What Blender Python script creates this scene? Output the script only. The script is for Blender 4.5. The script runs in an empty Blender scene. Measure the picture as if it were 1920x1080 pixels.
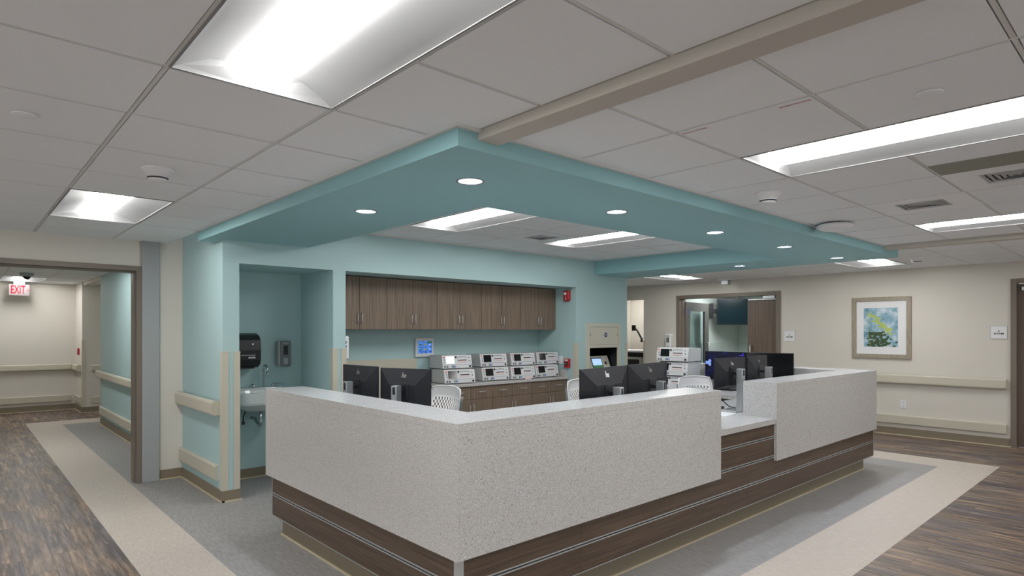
import bpy, bmesh, math, random
from mathutils import Vector, Matrix
random.seed(7)
PI = math.pi
C = bpy.context.scene.collection
S = bpy.context.scene
# ------------------------------------------------------------------ camera, world, exposure
cd = bpy.data.cameras.new('camera'); cam = bpy.data.objects.new('camera', cd); C.objects.link(cam)
cam.location = (-1.8882, -2.4844, 1.5412)
cam.rotation_euler = (PI/2, 0, -0.7388)
cd.sensor_width = 36.0; cd.lens = 1148.1/1920*36.0; cd.shift_y = 80.07/1920; cd.clip_start = 0.02
S.camera = cam
w = bpy.data.worlds.new('world'); S.world = w; w.use_nodes = True
w.node_tree.nodes['Background'].inputs[0].default_value = (1.0, 0.99, 0.975, 1)
w.node_tree.nodes['Background'].inputs[1].default_value = 0.88  # ambient fill, added; enters where the lobby walls are left out
S.view_settings.view_transform = 'Standard'; S.view_settings.look = 'None'
S.view_settings.exposure = 0.0; S.view_settings.gamma = 1.0; S.view_settings.use_curve_mapping = False
LAMP = 29.0          # radiance of the troffer lenses
DOWN = 700.0         # radiance of the downlight lamps

# ------------------------------------------------------------------ materials
def lin(c):
    r = []
    for v in c:
        v /= 255.0
        r.append(v/12.92 if v <= 0.04045 else ((v+0.055)/1.055)**2.4)
    return (r[0], r[1], r[2], 1.0)
MATS = {}
def mat(name, col, rough=0.6, metal=0.0, emis=0.0, ecol=None, spec=0.5, bump=0.0, bscale=200.0, alpha=None):
    m = bpy.data.materials.new(name); m.use_nodes = True
    n = m.node_tree.nodes; b = n['Principled BSDF']
    b.inputs['Base Color'].default_value = lin(col); b.inputs['Roughness'].default_value = rough
    b.inputs['Metallic'].default_value = metal; b.inputs['Specular IOR Level'].default_value = spec
    if emis:
        b.inputs['Emission Color'].default_value = lin(ecol or col); b.inputs['Emission Strength'].default_value = emis
    if alpha is not None:
        b.inputs['Transmission Weight'].default_value = 1.0; b.inputs['IOR'].default_value = 1.1
    L = m.node_tree.links
    tc = n.new('ShaderNodeTexCoord'); nz = n.new('ShaderNodeTexNoise'); nz.inputs['Scale'].default_value = bscale
    L.new(tc.outputs['Object'], nz.inputs['Vector'])
    if bump:
        bp = n.new('ShaderNodeBump'); bp.inputs['Strength'].default_value = bump; bp.inputs['Distance'].default_value = 0.002
        L.new(nz.outputs['Fac'], bp.inputs['Height']); L.new(bp.outputs['Normal'], b.inputs['Normal'])
    else:  # slight roughness variation, keeps it procedural
        mr = n.new('ShaderNodeMapRange'); mr.inputs['To Min'].default_value = max(0, rough-0.03); mr.inputs['To Max'].default_value = min(1, rough+0.03)
        L.new(nz.outputs['Fac'], mr.inputs['Value']); L.new(mr.outputs['Result'], b.inputs['Roughness'])
    MATS[name] = m
    return m
def ramp(n, pts):
    r = n.new('ShaderNodeValToRGB'); e = r.color_ramp.elements
    while len(e) > 1: e.remove(e[0])
    e[0].position = pts[0][0]; e[0].color = lin(pts[0][1])
    for p, c in pts[1:]:
        q = e.new(p); q.color = lin(c)
    return r
def grainy(name, pts, scale_vec, nscale, rough, detail=4, spec=0.5, rot=None):
    """stretched-noise material: laminate grain, vinyl streaks"""
    m = bpy.data.materials.new(name); m.use_nodes = True
    n = m.node_tree.nodes; L = m.node_tree.links; b = n['Principled BSDF']
    b.inputs['Roughness'].default_value = rough; b.inputs['Specular IOR Level'].default_value = spec
    g = n.new('ShaderNodeNewGeometry'); mp = n.new('ShaderNodeMapping'); mp.inputs['Scale'].default_value = scale_vec
    nz = n.new('ShaderNodeTexNoise'); nz.inputs['Scale'].default_value = nscale; nz.inputs['Detail'].default_value = detail
    nz.inputs['Roughness'].default_value = 0.65
    r = ramp(n, pts)
    L.new(g.outputs['Position'], mp.inputs['Vector']); L.new(mp.outputs['Vector'], nz.inputs['Vector'])
    L.new(nz.outputs['Fac'], r.inputs['Fac']); L.new(r.outputs['Color'], b.inputs['Base Color'])
    MATS[name] = m
    return m
def quartz(name, base):
    m = bpy.data.materials.new(name); m.use_nodes = True
    n = m.node_tree.nodes; L = m.node_tree.links; b = n['Principled BSDF']
    b.inputs['Roughness'].default_value = 0.22
    g = n.new('ShaderNodeNewGeometry')
    def spots(scale, rad, thr, seed):
        add = n.new('ShaderNodeVectorMath'); add.operation = 'ADD'; add.inputs[1].default_value = (seed, seed*1.7, seed*0.6)
        L.new(g.outputs['Position'], add.inputs[0])
        v = n.new('ShaderNodeTexVoronoi'); v.inputs['Scale'].default_value = scale
        L.new(add.outputs[0], v.inputs['Vector'])
        lt = n.new('ShaderNodeMath'); lt.operation = 'LESS_THAN'; lt.inputs[1].default_value = rad
        L.new(v.outputs['Distance'], lt.inputs[0])
        sc = n.new('ShaderNodeSeparateColor'); L.new(v.outputs['Color'], sc.inputs[0])
        gt = n.new('ShaderNodeMath'); gt.operation = 'GREATER_THAN'; gt.inputs[1].default_value = thr
        L.new(sc.outputs[0], gt.inputs[0])
        mu = n.new('ShaderNodeMath'); mu.operation = 'MULTIPLY'; L.new(lt.outputs[0], mu.inputs[0]); L.new(gt.outputs[0], mu.inputs[1])
        return mu
    cur = None
    nz = n.new('ShaderNodeTexNoise'); nz.inputs['Scale'].default_value = 160; nz.inputs['Detail'].default_value = 2
    L.new(g.outputs['Position'], nz.inputs['Vector'])
    r = ramp(n, [(0.35, tuple(max(0, c-14) for c in base)), (0.65, tuple(min(255, c+8) for c in base))])
    L.new(nz.outputs['Fac'], r.inputs['Fac']); cur = r.outputs['Color']
    for sc_, rad, thr, seed, col in ((110, .24, .80, 0, (128, 124, 120)), (170, .33, .6, 5, (165, 160, 154)), (95, .20, .80, 9, (58, 55, 55)), (150, .3, .7, 13, (232, 232, 232))):
        s = spots(sc_, rad, thr, seed)
        mx = n.new('ShaderNodeMix'); mx.data_type = 'RGBA'; mx.inputs[7].default_value = lin(col)
        L.new(s.outputs[0], mx.inputs[0]); L.new(cur, mx.inputs[6]); cur = mx.outputs[2]
    L.new(cur, b.inputs['Base Color'])
    MATS[name] = m
    return m
def planks(name):
    m = bpy.data.materials.new(name); m.use_nodes = True
    n = m.node_tree.nodes; L = m.node_tree.links; b = n['Principled BSDF']
    b.inputs['Roughness'].default_value = 0.42; b.inputs['Specular IOR Level'].default_value = 0.4
    g = n.new('ShaderNodeNewGeometry'); sx = n.new('ShaderNodeSeparateXYZ'); L.new(g.outputs['Position'], sx.inputs[0])
    cb = n.new('ShaderNodeCombineXYZ'); L.new(sx.outputs['Y'], cb.inputs['X']); L.new(sx.outputs['X'], cb.inputs['Y'])
    br = n.new('ShaderNodeTexBrick'); L.new(cb.outputs[0], br.inputs['Vector'])
    br.inputs['Scale'].default_value = 1.0; br.inputs['Brick Width'].default_value = 0.92; br.inputs['Row Height'].default_value = 0.155
    br.inputs['Mortar Size'].default_value = 0.0012; br.inputs['Mortar Smooth'].default_value = 0.3; br.offset = 0.37
    br.inputs['Color1'].default_value = (0, 0, 0, 1); br.inputs['Color2'].default_value = (1, 1, 1, 1); br.inputs['Mortar'].default_value = (0.2, 0.2, 0.2, 1)
    pl = ramp(n, [(0.0, (88, 80, 76)), (0.3, (110, 98, 88)), (0.55, (126, 112, 98)), (0.8, (106, 100, 98)), (1.0, (140, 124, 108))])
    L.new(br.outputs['Color'], pl.inputs['Fac'])
    # streaks shifted per plank
    sc = n.new('ShaderNodeVectorMath'); sc.operation = 'SCALE'; sc.inputs['Scale'].default_value = 9.0; L.new(br.outputs['Color'], sc.inputs[0])
    mp = n.new('ShaderNodeMapping'); mp.inputs['Scale'].default_value = (34, 2.2, 1); L.new(g.outputs['Position'], mp.inputs['Vector'])
    ad = n.new('ShaderNodeVectorMath'); ad.operation = 'ADD'; L.new(mp.outputs[0], ad.inputs[0]); L.new(sc.outputs[0], ad.inputs[1])
    nz = n.new('ShaderNodeTexNoise'); nz.inputs['Scale'].default_value = 1.0; nz.inputs['Detail'].default_value = 8; nz.inputs['Roughness'].default_value = 0.7
    L.new(ad.outputs[0], nz.inputs['Vector'])
    st = ramp(n, [(0.32, (48, 44, 48)), (0.44, (112, 103, 102)), (0.53, (170, 158, 148)), (0.66, (226, 212, 194))])
    L.new(nz.outputs['Fac'], st.inputs['Fac'])
    # broader blotches, grey to tan
    mp2 = n.new('ShaderNodeMapping'); mp2.inputs['Scale'].default_value = (7, 1.1, 1); L.new(g.outputs['Position'], mp2.inputs['Vector'])
    ad2 = n.new('ShaderNodeVectorMath'); ad2.operation = 'ADD'; L.new(mp2.outputs[0], ad2.inputs[0]); L.new(sc.outputs[0], ad2.inputs[1])
    nz2 = n.new('ShaderNodeTexNoise'); nz2.inputs['Scale'].default_value = 1.3; nz2.inputs['Detail'].default_value = 4; L.new(ad2.outputs[0], nz2.inputs['Vector'])
    st2 = ramp(n, [(0.38, (112, 114, 134)), (0.5, (158, 148, 144)), (0.62, (190, 168, 148))])
    L.new(nz2.outputs['Fac'], st2.inputs['Fac'])
    m1 = n.new('ShaderNodeMix'); m1.data_type = 'RGBA'; m1.blend_type = 'MULTIPLY'; m1.inputs[0].default_value = 1
    L.new(st.outputs[0], m1.inputs[6]); L.new(st2.outputs[0], m1.inputs[7])
    m2 = n.new('ShaderNodeMix'); m2.data_type = 'RGBA'; m2.blend_type = 'MIX'; m2.inputs[0].default_value = 0.22
    L.new(m1.outputs[2], m2.inputs[6]); L.new(pl.outputs[0], m2.inputs[7])
    m3 = n.new('ShaderNodeMix'); m3.data_type = 'RGBA'; m3.inputs[7].default_value = lin((60, 54, 50))
    L.new(br.outputs['Fac'], m3.inputs[0]); L.new(m2.outputs[2], m3.inputs[6])
    gn = n.new('ShaderNodeVectorMath'); gn.operation = 'SCALE'; gn.inputs['Scale'].default_value = 1.35; L.new(m3.outputs[2], gn.inputs[0]); L.new(gn.outputs[0], b.inputs['Base Color'])
    MATS[name] = m
    return m
M_TILE = mat('ceiling_tile', (236, 239, 241), 0.95, bump=0.25, bscale=500, spec=0.1)
M_GRID = mat('ceiling_grid', (218, 218, 216), 0.55)
M_CREAM = mat('cream_paint', (213, 209, 200), 0.7, bump=0.1, bscale=350)
M_HEAD = mat('cream_bulkhead', (192, 187, 178), 0.7, bump=0.1, bscale=350)
M_TEAL = mat('pale_teal_paint', (174, 203, 205), 0.65, bump=0.1, bscale=350)
M_SOFF = mat('teal_soffit_paint', (146, 190, 195), 0.6, bump=0.1, bscale=350)
M_WHITE = mat('white_enamel', (232, 233, 235), 0.4)
M_WING = mat('satin_lamp_wing', (136, 137, 138), 0.6)
M_LENS = mat('lamp_lens', (255, 255, 255), 0.5, emis=LAMP, ecol=(255, 253, 250))
M_SPOT = mat('downlight_lamp', (255, 255, 255), 0.5, emis=DOWN, ecol=(236, 243, 255))
M_CAN = mat('downlight_reflector', (215, 222, 232), 0.18, metal=0.85)
M_GUARD = mat('cream_vinyl_guard', (198, 194, 178), 0.45)
M_BASE = mat('brown_cove_base', (130, 120, 102), 0.6)
M_BASEL = mat('cove_base_lip', (196, 184, 156), 0.6)
M_FRAME = mat('brown_door_frame', (120, 111, 101), 0.45)
M_STEEL = mat('blue_grey_metal', (160, 165, 166), 0.5)
M_ALU = mat('brushed_aluminium', (190, 194, 196), 0.35, metal=0.75)
M_CHROME = mat('chrome', (215, 218, 222), 0.12, metal=1.0)
M_DARK = mat('dark_reveal', (38, 44, 48), 0.5)
M_BLACK = mat('black_plastic', (28, 30, 34), 0.35)
M_MONB = mat('monitor_back_plastic', (24, 26, 32), 0.42, spec=0.35)
M_SCR = mat('black_glass', (10, 12, 16), 0.12)
M_RED = mat('red_plastic', (178, 28, 36), 0.4)
M_CHAIR = mat('white_chair_plastic', (236, 236, 238), 0.4)
M_CHG = mat('grey_chair_frame', (128, 132, 138), 0.4)
M_FET = mat('medical_white_plastic', (214, 216, 220), 0.4)
M_FETB = mat('medical_grey_case', (200, 202, 202), 0.45)
M_PORC = mat('white_porcelain', (205, 214, 214), 0.15)
M_SOAP = mat('grey_plastic', (112, 116, 118), 0.35)
M_SOAPL = mat('silver_plastic', (160, 168, 172), 0.3)
M_BLUE = mat('navy_print', (28, 42, 110), 0.5)
M_MAG = mat('magenta_print', (190, 40, 110), 0.5)
M_GREEN = mat('green_plastic', (30, 120, 40), 0.5)
M_BLUEP = mat('blue_plastic', (70, 90, 220), 0.5)
M_ORANGE = mat('orange_mark', (226, 92, 60), 0.5)
M_INK = mat('black_print', (30, 30, 34), 0.6)
M_PINK = mat('pink_paper', (226, 208, 208), 0.8)
M_GLASS = mat('clear_glass', (225, 240, 240), 0.02, alpha=1)
M_TV = mat('dark_tv_screen', (10, 34, 42), 0.2, emis=0.1, ecol=(10, 44, 54))
M_CASE = mat('cream_metal_cabinet', (202, 200, 186), 0.45)
M_QSIDE = quartz('speckled_quartz', (192, 191, 190))
M_WOODV = grainy('walnut_laminate_vertical', [(0.3, (92, 79, 67)), (0.5, (122, 106, 91)), (0.7, (140, 123, 107))], (60, 60, 1.2), 1.6, 0.45)
M_WOODH = grainy('walnut_laminate_horizontal', [(0.3, (58, 45, 35)), (0.5, (79, 63, 50)), (0.7, (98, 80, 65))], (1.4, 1.4, 70), 1.4, 0.38)
M_DOOR = grainy('walnut_door', [(0.3, (84, 71, 62)), (0.5, (106, 91, 80)), (0.7, (120, 104, 92))], (70, 70, 1.0), 1.2, 0.45)
M_DOORG = grainy('grey_door', [(0.3, (88, 90, 88)), (0.7, (112, 114, 112))], (70, 70, 1.0), 1.2, 0.45)
M_GREY = grainy('grey_vinyl', [(0.3, (132, 130, 128)), (0.5, (148, 146, 144)), (0.7, (164, 162, 160))], (45, 5, 1), 2.0, 0.5)
M_CRMF = grainy('cream_vinyl', [(0.3, (180, 170, 159)), (0.5, (192, 182, 171)), (0.7, (203, 193, 183))], (45, 7, 1), 2.0, 0.5)
M_PLANK = planks('wood_look_planks')
M_PICF = grainy('weathered_frame_wood', [(0.3, (132, 124, 108)), (0.7, (172, 163, 146))], (30, 30, 3), 3, 0.5)
def emit_screen(name, pts, scale, strength=0.9):
    m = grainy(name, pts, (scale, scale, scale), 1.0, 0.2, detail=2)
    n = m.node_tree.nodes; b = n['Principled BSDF']; r = [q for q in n if q.type == 'VALTORGB'][0]
    m.node_tree.links.new(r.outputs[0], b.inputs['Emission Color']); b.inputs['Emission Strength'].default_value = strength
    b.inputs['Base Color'].default_value = (0, 0, 0, 1)
    return m
M_SBLUE = emit_screen('lit_blue_screen', [(0.4, (56, 104, 190)), (0.6, (84, 140, 220))], 30, 0.6)
M_SLIGHT = emit_screen('lit_pale_screen', [(0.3, (130, 180, 235)), (0.7, (200, 220, 250))], 40, 0.8)
M_SNAVY = emit_screen('lit_navy_screen', [(0.5, (6, 8, 32)), (0.62, (14, 16, 60))], 12, 0.6)
M_SHEX = mat('lit_pale_blue_shape', (140, 165, 235), 0.4, emis=0.7, ecol=(130, 158, 235))
M_SIND = mat('lit_indigo_shape', (60, 50, 190), 0.4, emis=0.5, ecol=(56, 50, 190))
M_SGLARE = mat('lit_white_screen', (225, 228, 230), 0.3, emis=0.55, ecol=(235, 238, 240))  # glare on a glossy screen, painted as a white glow
M_SGRN = mat('lit_green_bar', (60, 110, 60), 0.4, emis=0.4, ecol=(50, 110, 50))
M_EXIT = mat('exit_red', (120, 8, 26), 0.6, spec=0.1, emis=0.35, ecol=(240, 40, 88))
M_EXITW = mat('exit_sign_face', (128, 120, 120), 0.6, spec=0.1, emis=0.03, ecol=(255, 235, 235))
M_LOGO = mat('silver_logo', (190, 186, 182), 0.25, metal=0.9)
M_LEAFD = mat('dark_green_leaf_print', (62, 82, 50), 0.7)
M_LEAFL = mat('lime_leaf_print', (176, 190, 84), 0.7)
M_PICB = grainy('blue_watercolour_print', [(0.3, (88, 130, 152)), (0.5, (140, 176, 194)), (0.68, (205, 216, 222))], (9, 9, 9), 1, 0.6, detail=3)
M_MAT = mat('white_picture_mat', (226, 228, 230), 0.8)

# ------------------------------------------------------------------ mesh helpers
class B:
    """collects shapes into one bmesh"""
    def __init__(s): s.bm = bmesh.new()
    def box(s, x0, x1, y0, y1, z0, z1, mi=0, M=None, bev=0.0, seg=2):
        vs = [s.bm.verts.new((x, y, z)) for x in (x0, x1) for y in (y0, y1) for z in (z0, z1)]
        fs = []
        for q in ((0, 1, 3, 2), (4, 6, 7, 5), (0, 4, 5, 1), (2, 3, 7, 6), (0, 2, 6, 4), (1, 5, 7, 3)):
            f = s.bm.faces.new([vs[i] for i in q]); f.material_index = mi; fs.append(f)
        if bev:
            es = list({e for f in fs for e in f.edges})
            r = bmesh.ops.bevel(s.bm, geom=es, offset=bev, segments=seg, profile=0.5, affect='EDGES')
            vs = list({v for f in r['faces'] for v in f.verts} | {v for v in vs if v.is_valid})
            for f in r['faces']: f.material_index = mi
        if M: bmesh.ops.transform(s.bm, matrix=M, verts=vs)
        return s
    def loft(s, rings, close=True, caps=True, mi=0, smooth=False):
        R = [[s.bm.verts.new(p) for p in r] for r in rings]; n = len(R[0])
        for a, b_ in zip(R, R[1:]):
            for i in range(n if close else n-1):
                f = s.bm.faces.new((a[i], a[(i+1) % n], b_[(i+1) % n], b_[i])); f.material_index = mi; f.smooth = smooth
        if caps and close:
            for q in (R[0], R[-1]):
                f = s.bm.faces.new(q); f.material_index = mi
        return s
    def prism(s, pts, axis, a, b_, mi=0, M=None):
        def P(p, t): return {'x': (t, p[0], p[1]), 'y': (p[0], t, p[1]), 'z': (p[0], p[1], t)}[axis]
        A = [s.bm.verts.new(P(p, a)) for p in pts]; D = [s.bm.verts.new(P(p, b_)) for p in pts]; n = len(pts)
        fs = [s.bm.faces.new(A), s.bm.faces.new(D)] + [s.bm.faces.new((A[i], A[(i+1) % n], D[(i+1) % n], D[i])) for i in range(n)]
        for f in fs: f.material_index = mi
        if M: bmesh.ops.transform(s.bm, matrix=M, verts=A+D)
        return s
    def lathe(s, prof, c=(0, 0, 0), n=24, axis='z', mi=0, smooth=True, M=None):
        rings = []
        for r, h in prof:
            ring = []
            for k in range(n):
                a = 2*PI*k/n; u, v = r*math.cos(a), r*math.sin(a)
                p = {'z': (u, v, h), 'y': (u, h, v), 'x': (h, u, v)}[axis]
                q = Vector((p[0]+c[0], p[1]+c[1], p[2]+c[2]))
                ring.append(M @ q if M else q)
            rings.append(ring)
        return s.loft(rings, mi=mi, smooth=smooth)
    def cyl(s, c, r, h, axis='z', n=20, mi=0, M=None):
        return s.lathe([(r, 0), (r, h)], c, n, axis, mi, True, M)
    def tube(s, pts, r, n=10, mi=0):
        pts = [Vector(p) for p in pts]; rings = []
        rr = r if isinstance(r, (list, tuple)) else [r]*len(pts)
        up = Vector((0, 0, 1))
        for i, p in enumerate(pts):
            d = (pts[min(i+1, len(pts)-1)]-pts[max(i-1, 0)]).normalized()
            ref = up if abs(d.dot(up)) < 0.95 else Vector((0, 1, 0))
            if i and abs(d.dot(pu)) < 0.99: u = (pu - d*d.dot(pu)).normalized()
            else: u = d.cross(ref).normalized()
            pu = u; v = d.cross(u)
            rings.append([p + u*rr[i]*math.cos(2*PI*k/n) + v*rr[i]*math.sin(2*PI*k/n) for k in range(n)])
        return s.loft(rings, mi=mi, smooth=True)
    def quad(s, *p, mi=0):
        f = s.bm.faces.new([s.bm.verts.new(q) for q in p]); f.material_index = mi; return s
def obj(name, b_, mats, parent=None, label=None, loc=None, rot=None):
    bm = b_.bm; bmesh.ops.recalc_face_normals(bm, faces=bm.faces)
    me = bpy.data.meshes.new(name); bm.to_mesh(me); bm.free()
    for m in (mats if isinstance(mats, (list, tuple)) else [mats]): me.materials.append(m)
    o = bpy.data.objects.new(name, me); C.objects.link(o)
    if parent: o.parent = parent
    if loc: o.location = loc
    if rot: o.rotation_euler = rot
    if label: o['label'] = label
    return o
def struct(name, b_, mats, label=None):
    o = obj(name, b_, mats); o['kind'] = 'structure'
    if label: o['label'] = label
    return o
def thing(name, label, cat, loc=(0, 0, 0), rz=0.0, group=None):
    o = bpy.data.objects.new(name, None); C.objects.link(o); o.empty_display_size = 0.05
    o.location = loc; o.rotation_euler = (0, 0, rz); o['label'] = label; o['category'] = cat
    if group: o['group'] = group
    return o
def tag(o, label, cat, group=None):
    o['label'] = label; o['category'] = cat
    if group: o['group'] = group
    return o
def dup(root, loc, rz=0.0, label=None, group=None):
    r = root.copy(); C.objects.link(r); r.location = loc; r.rotation_euler = (0, 0, rz)
    if label: r['label'] = label
    if group: r['group'] = group
    for ch in list(root.children):
        c = ch.copy(); C.objects.link(c); c.parent = r
        for g in list(ch.children):
            d = g.copy(); C.objects.link(d); d.parent = c
    return r
def text(name, body, size, m, parent, loc, rot, ext=0.0008, bold=0.0, sx=1.0, align='CENTER'):
    cu = bpy.data.curves.new(name, 'FONT'); cu.body = body; cu.size = size; cu.extrude = ext; cu.offset = bold
    cu.align_x = align; cu.align_y = 'CENTER'
    t = bpy.data.objects.new(name+'_curve', cu); C.objects.link(t)
    dg = bpy.context.evaluated_depsgraph_get(); me = bpy.data.meshes.new_from_object(t.evaluated_get(dg))
    bpy.data.objects.remove(t); bpy.data.curves.remove(cu)
    me.materials.clear(); me.materials.append(m)
    o = bpy.data.objects.new(name, me); C.objects.link(o); o.parent = parent; o.location = loc; o.rotation_euler = rot; o.scale = (sx, 1, 1)
    return o

# ------------------------------------------------------------------ dimensions
H = 2.45; HS = 2.359; HI = 2.569; TL = 0.6096
W = 3.33; YE = 4.64; XF = 8.44
# ------------------------------------------------------------------ floor
b = B()
XO0, XO1, XI0, XI1 = -1.02, 6.87, -0.575, 6.37
YO0, YI0 = -1.08, -0.605; YO1, YI1 = 10.46, 9.92
ZB = -0.05
def fl(x0, x1, y0, y1, mi): b.box(x0, x1, y0, y1, ZB, 0.0, mi)
fl(-5, 13, -6, YO0, 0); fl(-5, XO0, YO0, 14, 0); fl(XO1, 13, YO0, 14, 0); fl(XO0, XO1, YO1, 14, 0)
fl(XO0, XO1, YO0, YI0, 1); fl(XO0, XI0, YI0, YO1, 1); fl(XI1, XO1, YI0, YO1, 1); fl(XI0, XI1, YI1, YO1, 1)
fl(XI0, XI1, YI0, YI1, 2)
struct('floor', b, [M_PLANK, M_CRMF, M_GREY])

# ------------------------------------------------------------------ ceiling zones
TROF = []   # (x0,x1,y0,y1,z, long axis)
def zone(name, x0, x1, y0, y1, z, gx, gy, holes, cut=None):
    """lay-in grid: tegular tiles hang 7 mm below a recessed T grid; holes are taken by fixtures"""
    b = B(); G = 0.007
    def inside(cx, cy): return not (cut and cut[0] < cx < cut[1] and cut[2] < cy < cut[3])
    i0 = math.floor((x0-gx)/TL); i1 = math.ceil((x1-gx)/TL); j0 = math.floor((y0-gy)/TL); j1 = math.ceil((y1-gy)/TL)
    g = 0.012
    for i in range(i0, i1):
        for j in range(j0, j1):
            cx, cy = gx+(i+.5)*TL, gy+(j+.5)*TL
            if any(h[0]-.02 < cx < h[1]+.02 and h[2]-.02 < cy < h[3]+.02 for h in holes): continue
            a0, a1, c0, c1 = gx+i*TL+g, gx+(i+1)*TL-g, gy+j*TL+g, gy+(j+1)*TL-g
            a0, a1, c0, c1 = max(a0, x0), min(a1, x1), max(c0, y0), min(c1, y1)
            if a1-a0 < .02 or c1-c0 < .02: continue
            if cut:
                # clip against the soffit rectangle
                if a0 >= cut[0]-.001 and c0 >= cut[2]-.001: continue
                if a1 > cut[0] and c1 > cut[2]:
                    if a0 < cut[0]: b.box(a0, cut[0], c0, c1, z, z+.015, 0)
                    if c0 < cut[2]: b.box(max(a0, cut[0]), a1, c0, cut[2], z, z+.015, 0)
                    continue
            b.box(a0, a1, c0, c1, z, z+.015, 0)
    # T bars: strips between tiles, just above tile faces
    for i in range(i0, i1+1):
        X = gx+i*TL
        if X < x0-.001 or X > x1+.001: continue
        ya, yb = y0, y1
        if cut and X > cut[0]: yb = min(y1, cut[2])
        segs = [(ya, yb)]
        for h in holes:
            if h[0]+.05 < X < h[1]-.05:
                ns = []
                for s_ in segs:
                    if s_[0] < h[2]: ns.append((s_[0], min(s_[1], h[2])))
                    if s_[1] > h[3]: ns.append((max(s_[0], h[3]), s_[1]))
                segs = ns
        for s_ in segs: b.box(X-.0078, X+.0078, s_[0], s_[1], z+.003, z+.012, 1)
    for j in range(j0, j1+1):
        Y = gy+j*TL
        if Y < y0-.001 or Y > y1+.001: continue
        xa, xb = x0, x1
        if cut and Y > cut[2]: xb = min(x1, cut[0])
        segs = [(xa, xb)]
        for h in holes:
            if h[2]+.05 < Y < h[3]-.05:
                ns = []
                for s_ in segs:
                    if s_[0] < h[0]: ns.append((s_[0], min(s_[1], h[0])))
                    if s_[1] > h[1]: ns.append((max(s_[0], h[1]), s_[1]))
                segs = ns
        for s_ in segs: b.box(s_[0], s_[1], Y-.0074, Y+.0074, z+.0032, z+.0118, 1)
    # slab above closes the plenum
    if cut:
        b.box(x0, cut[0], y0, y1, z+.12, z+.2, 1); b.box(cut[0], x1, y0, cut[2], z+.12, z+.2, 1)
    else: b.box(x0, x1, y0, y1, z+.12, z+.2, 1)
    # wall angle
    return struct(name, b, [M_TILE, M_GRID])
GX, GY = -1.346, -0.124; HX, HY = 0.5586, -0.9074
T = TL
left_tr = [(GX, GX+T, GY-2*T, GY), (GX, GX+T, GY+4*T, GY+6*T), (GX, GX+T, GY-8*T, GY-6*T), (GX-4*T, GX-3*T, GY-5*T, GY-3*T), (GX-4*T, GX-3*T, GY+1*T, GY+3*T)]
right_tr = [(HX+T, HX+2*T, HY-2*T, HY), (HX+6*T, HX+7*T, HY-2*T, HY)]
vent_h = [(HX+4*T, HX+5*T, HY-T, HY), (HX+3*T, HX+4*T, HY-2*T, HY-T)]
FX, FY = 6.54, 0.067
far_tr = [(FX+0*T+.0, FX+2*T, FY, FY+T), (FX, FX+2*T, FY+5*T+.0, FY+6*T), (FX, FX+2*T, FY-6*T, FY-5*T)]
IX, IY = 2.611, 2.004
in_tr = [(IX-2*T, IX-T, IY-T, IY+T), (IX+T, IX+2*T, IY-T, IY+T)]
in_v = [(IX, IX+T, IY, IY+T)]
KX, KY = -0.69, 8.5
cor_tr = [(KX-T, KX, KY+3.7*T, KY+5.7*T), (KX-T, KX, KY-3.3*T, KY-1.3*T)]
KY2 = KY+0.7*T
SX0, SX1, SY0 = -0.245, 5.93, -0.325
zone('ceiling', -5, -0.13, -6, YE, H, GX, GY, left_tr, cut=(SX0+.004, 99, SY0+.004, 99))
zone('ceiling', -0.01, 5.45, -6, SY0, H, HX, HY, right_tr+vent_h)
zone('ceiling', 5.57, XF, -6, 9, H, FX, FY, far_tr, cut=None)
zone('ceiling', 0.693, 5.042, 0.635, W, HI, IX, IY, in_tr+in_v)
zone('ceiling', -2.4, -0.05, YE+.2, 12.3, H, KX, KY2, cor_tr)

# ------------------------------------------------------------------ soffit ring and ceiling beams
IX0, IX1, IY0 = 0.693, 5.042, 0.635
DLP = [(0.20, 0.147), (0.20, 1.295), (1.485, 0.147), (2.797, 0.147), (4.108, 0.145), (5.45, 0.145), (5.45, 1.295)]
bm_ = bmesh.new()
for (x0, x1, y0, y1) in ((SX0, IX0, SY0, 3.58), (IX0, IX1, SY0, IY0), (IX1, SX1, SY0, 3.62)):
    piece = obj('piece', B().box(x0, x1, y0, y1, HS, 2.70), M_SOFF)
    cb_ = B()
    for (x, y) in DLP:
        if x0 < x < x1 and y0 < y < y1: cb_.lathe([(.067, HS-.02), (.067, HS+.13)], (x, y, 0), 32, smooth=False)
    cut_ = obj('cutter', cb_, M_SOFF)
    md_ = piece.modifiers.new('holes', 'BOOLEAN'); md_.object = cut_; md_.operation = 'DIFFERENCE'; md_.solver = 'EXACT'
    me_ = bpy.data.meshes.new_from_object(piece.evaluated_get(bpy.context.evaluated_depsgraph_get()))
    bm_.from_mesh(me_); bpy.data.objects.remove(cut_); bpy.data.objects.remove(piece)
hb_ = B(); hb_.bm.free(); hb_.bm = bm_
struct('trim_1', hb_, M_SOFF, 'teal dropped soffit ring over the nurse station')
b = B(); b.box(-0.13, -0.01, -6, SY0, 2.405, H+.1); struct('trim_2', b, M_HEAD)
b = B(); b.box(5.45, 5.57, -6, SY0, 2.405, H+.1); b.box(5.57, 5.95, SY0, SY0+.001, 2.44, H+.1); struct('trim_3', b, M_HEAD)
b = B()
for (x0, x1, y0, y1, z) in ((SX0-.022, SX0, SY0-.022, 3.6, H), (SX0+.0005, -0.13, SY0-.022, SY0, H), (-.01, 5.45, SY0-.022, SY0, H), (IX0, IX0+.02, IY0+.02, W-.02, HI), (IX0, IX1, W-.02, W, HI), (IX1-.02, IX1, IY0+.02, W-.02, HI), (IX0, IX1, IY0, IY0+.02, HI)):
    b.box(x0, x1, y0, y1, z-.012, z+.006)
struct('trim_4', b, M_GRID)

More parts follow.
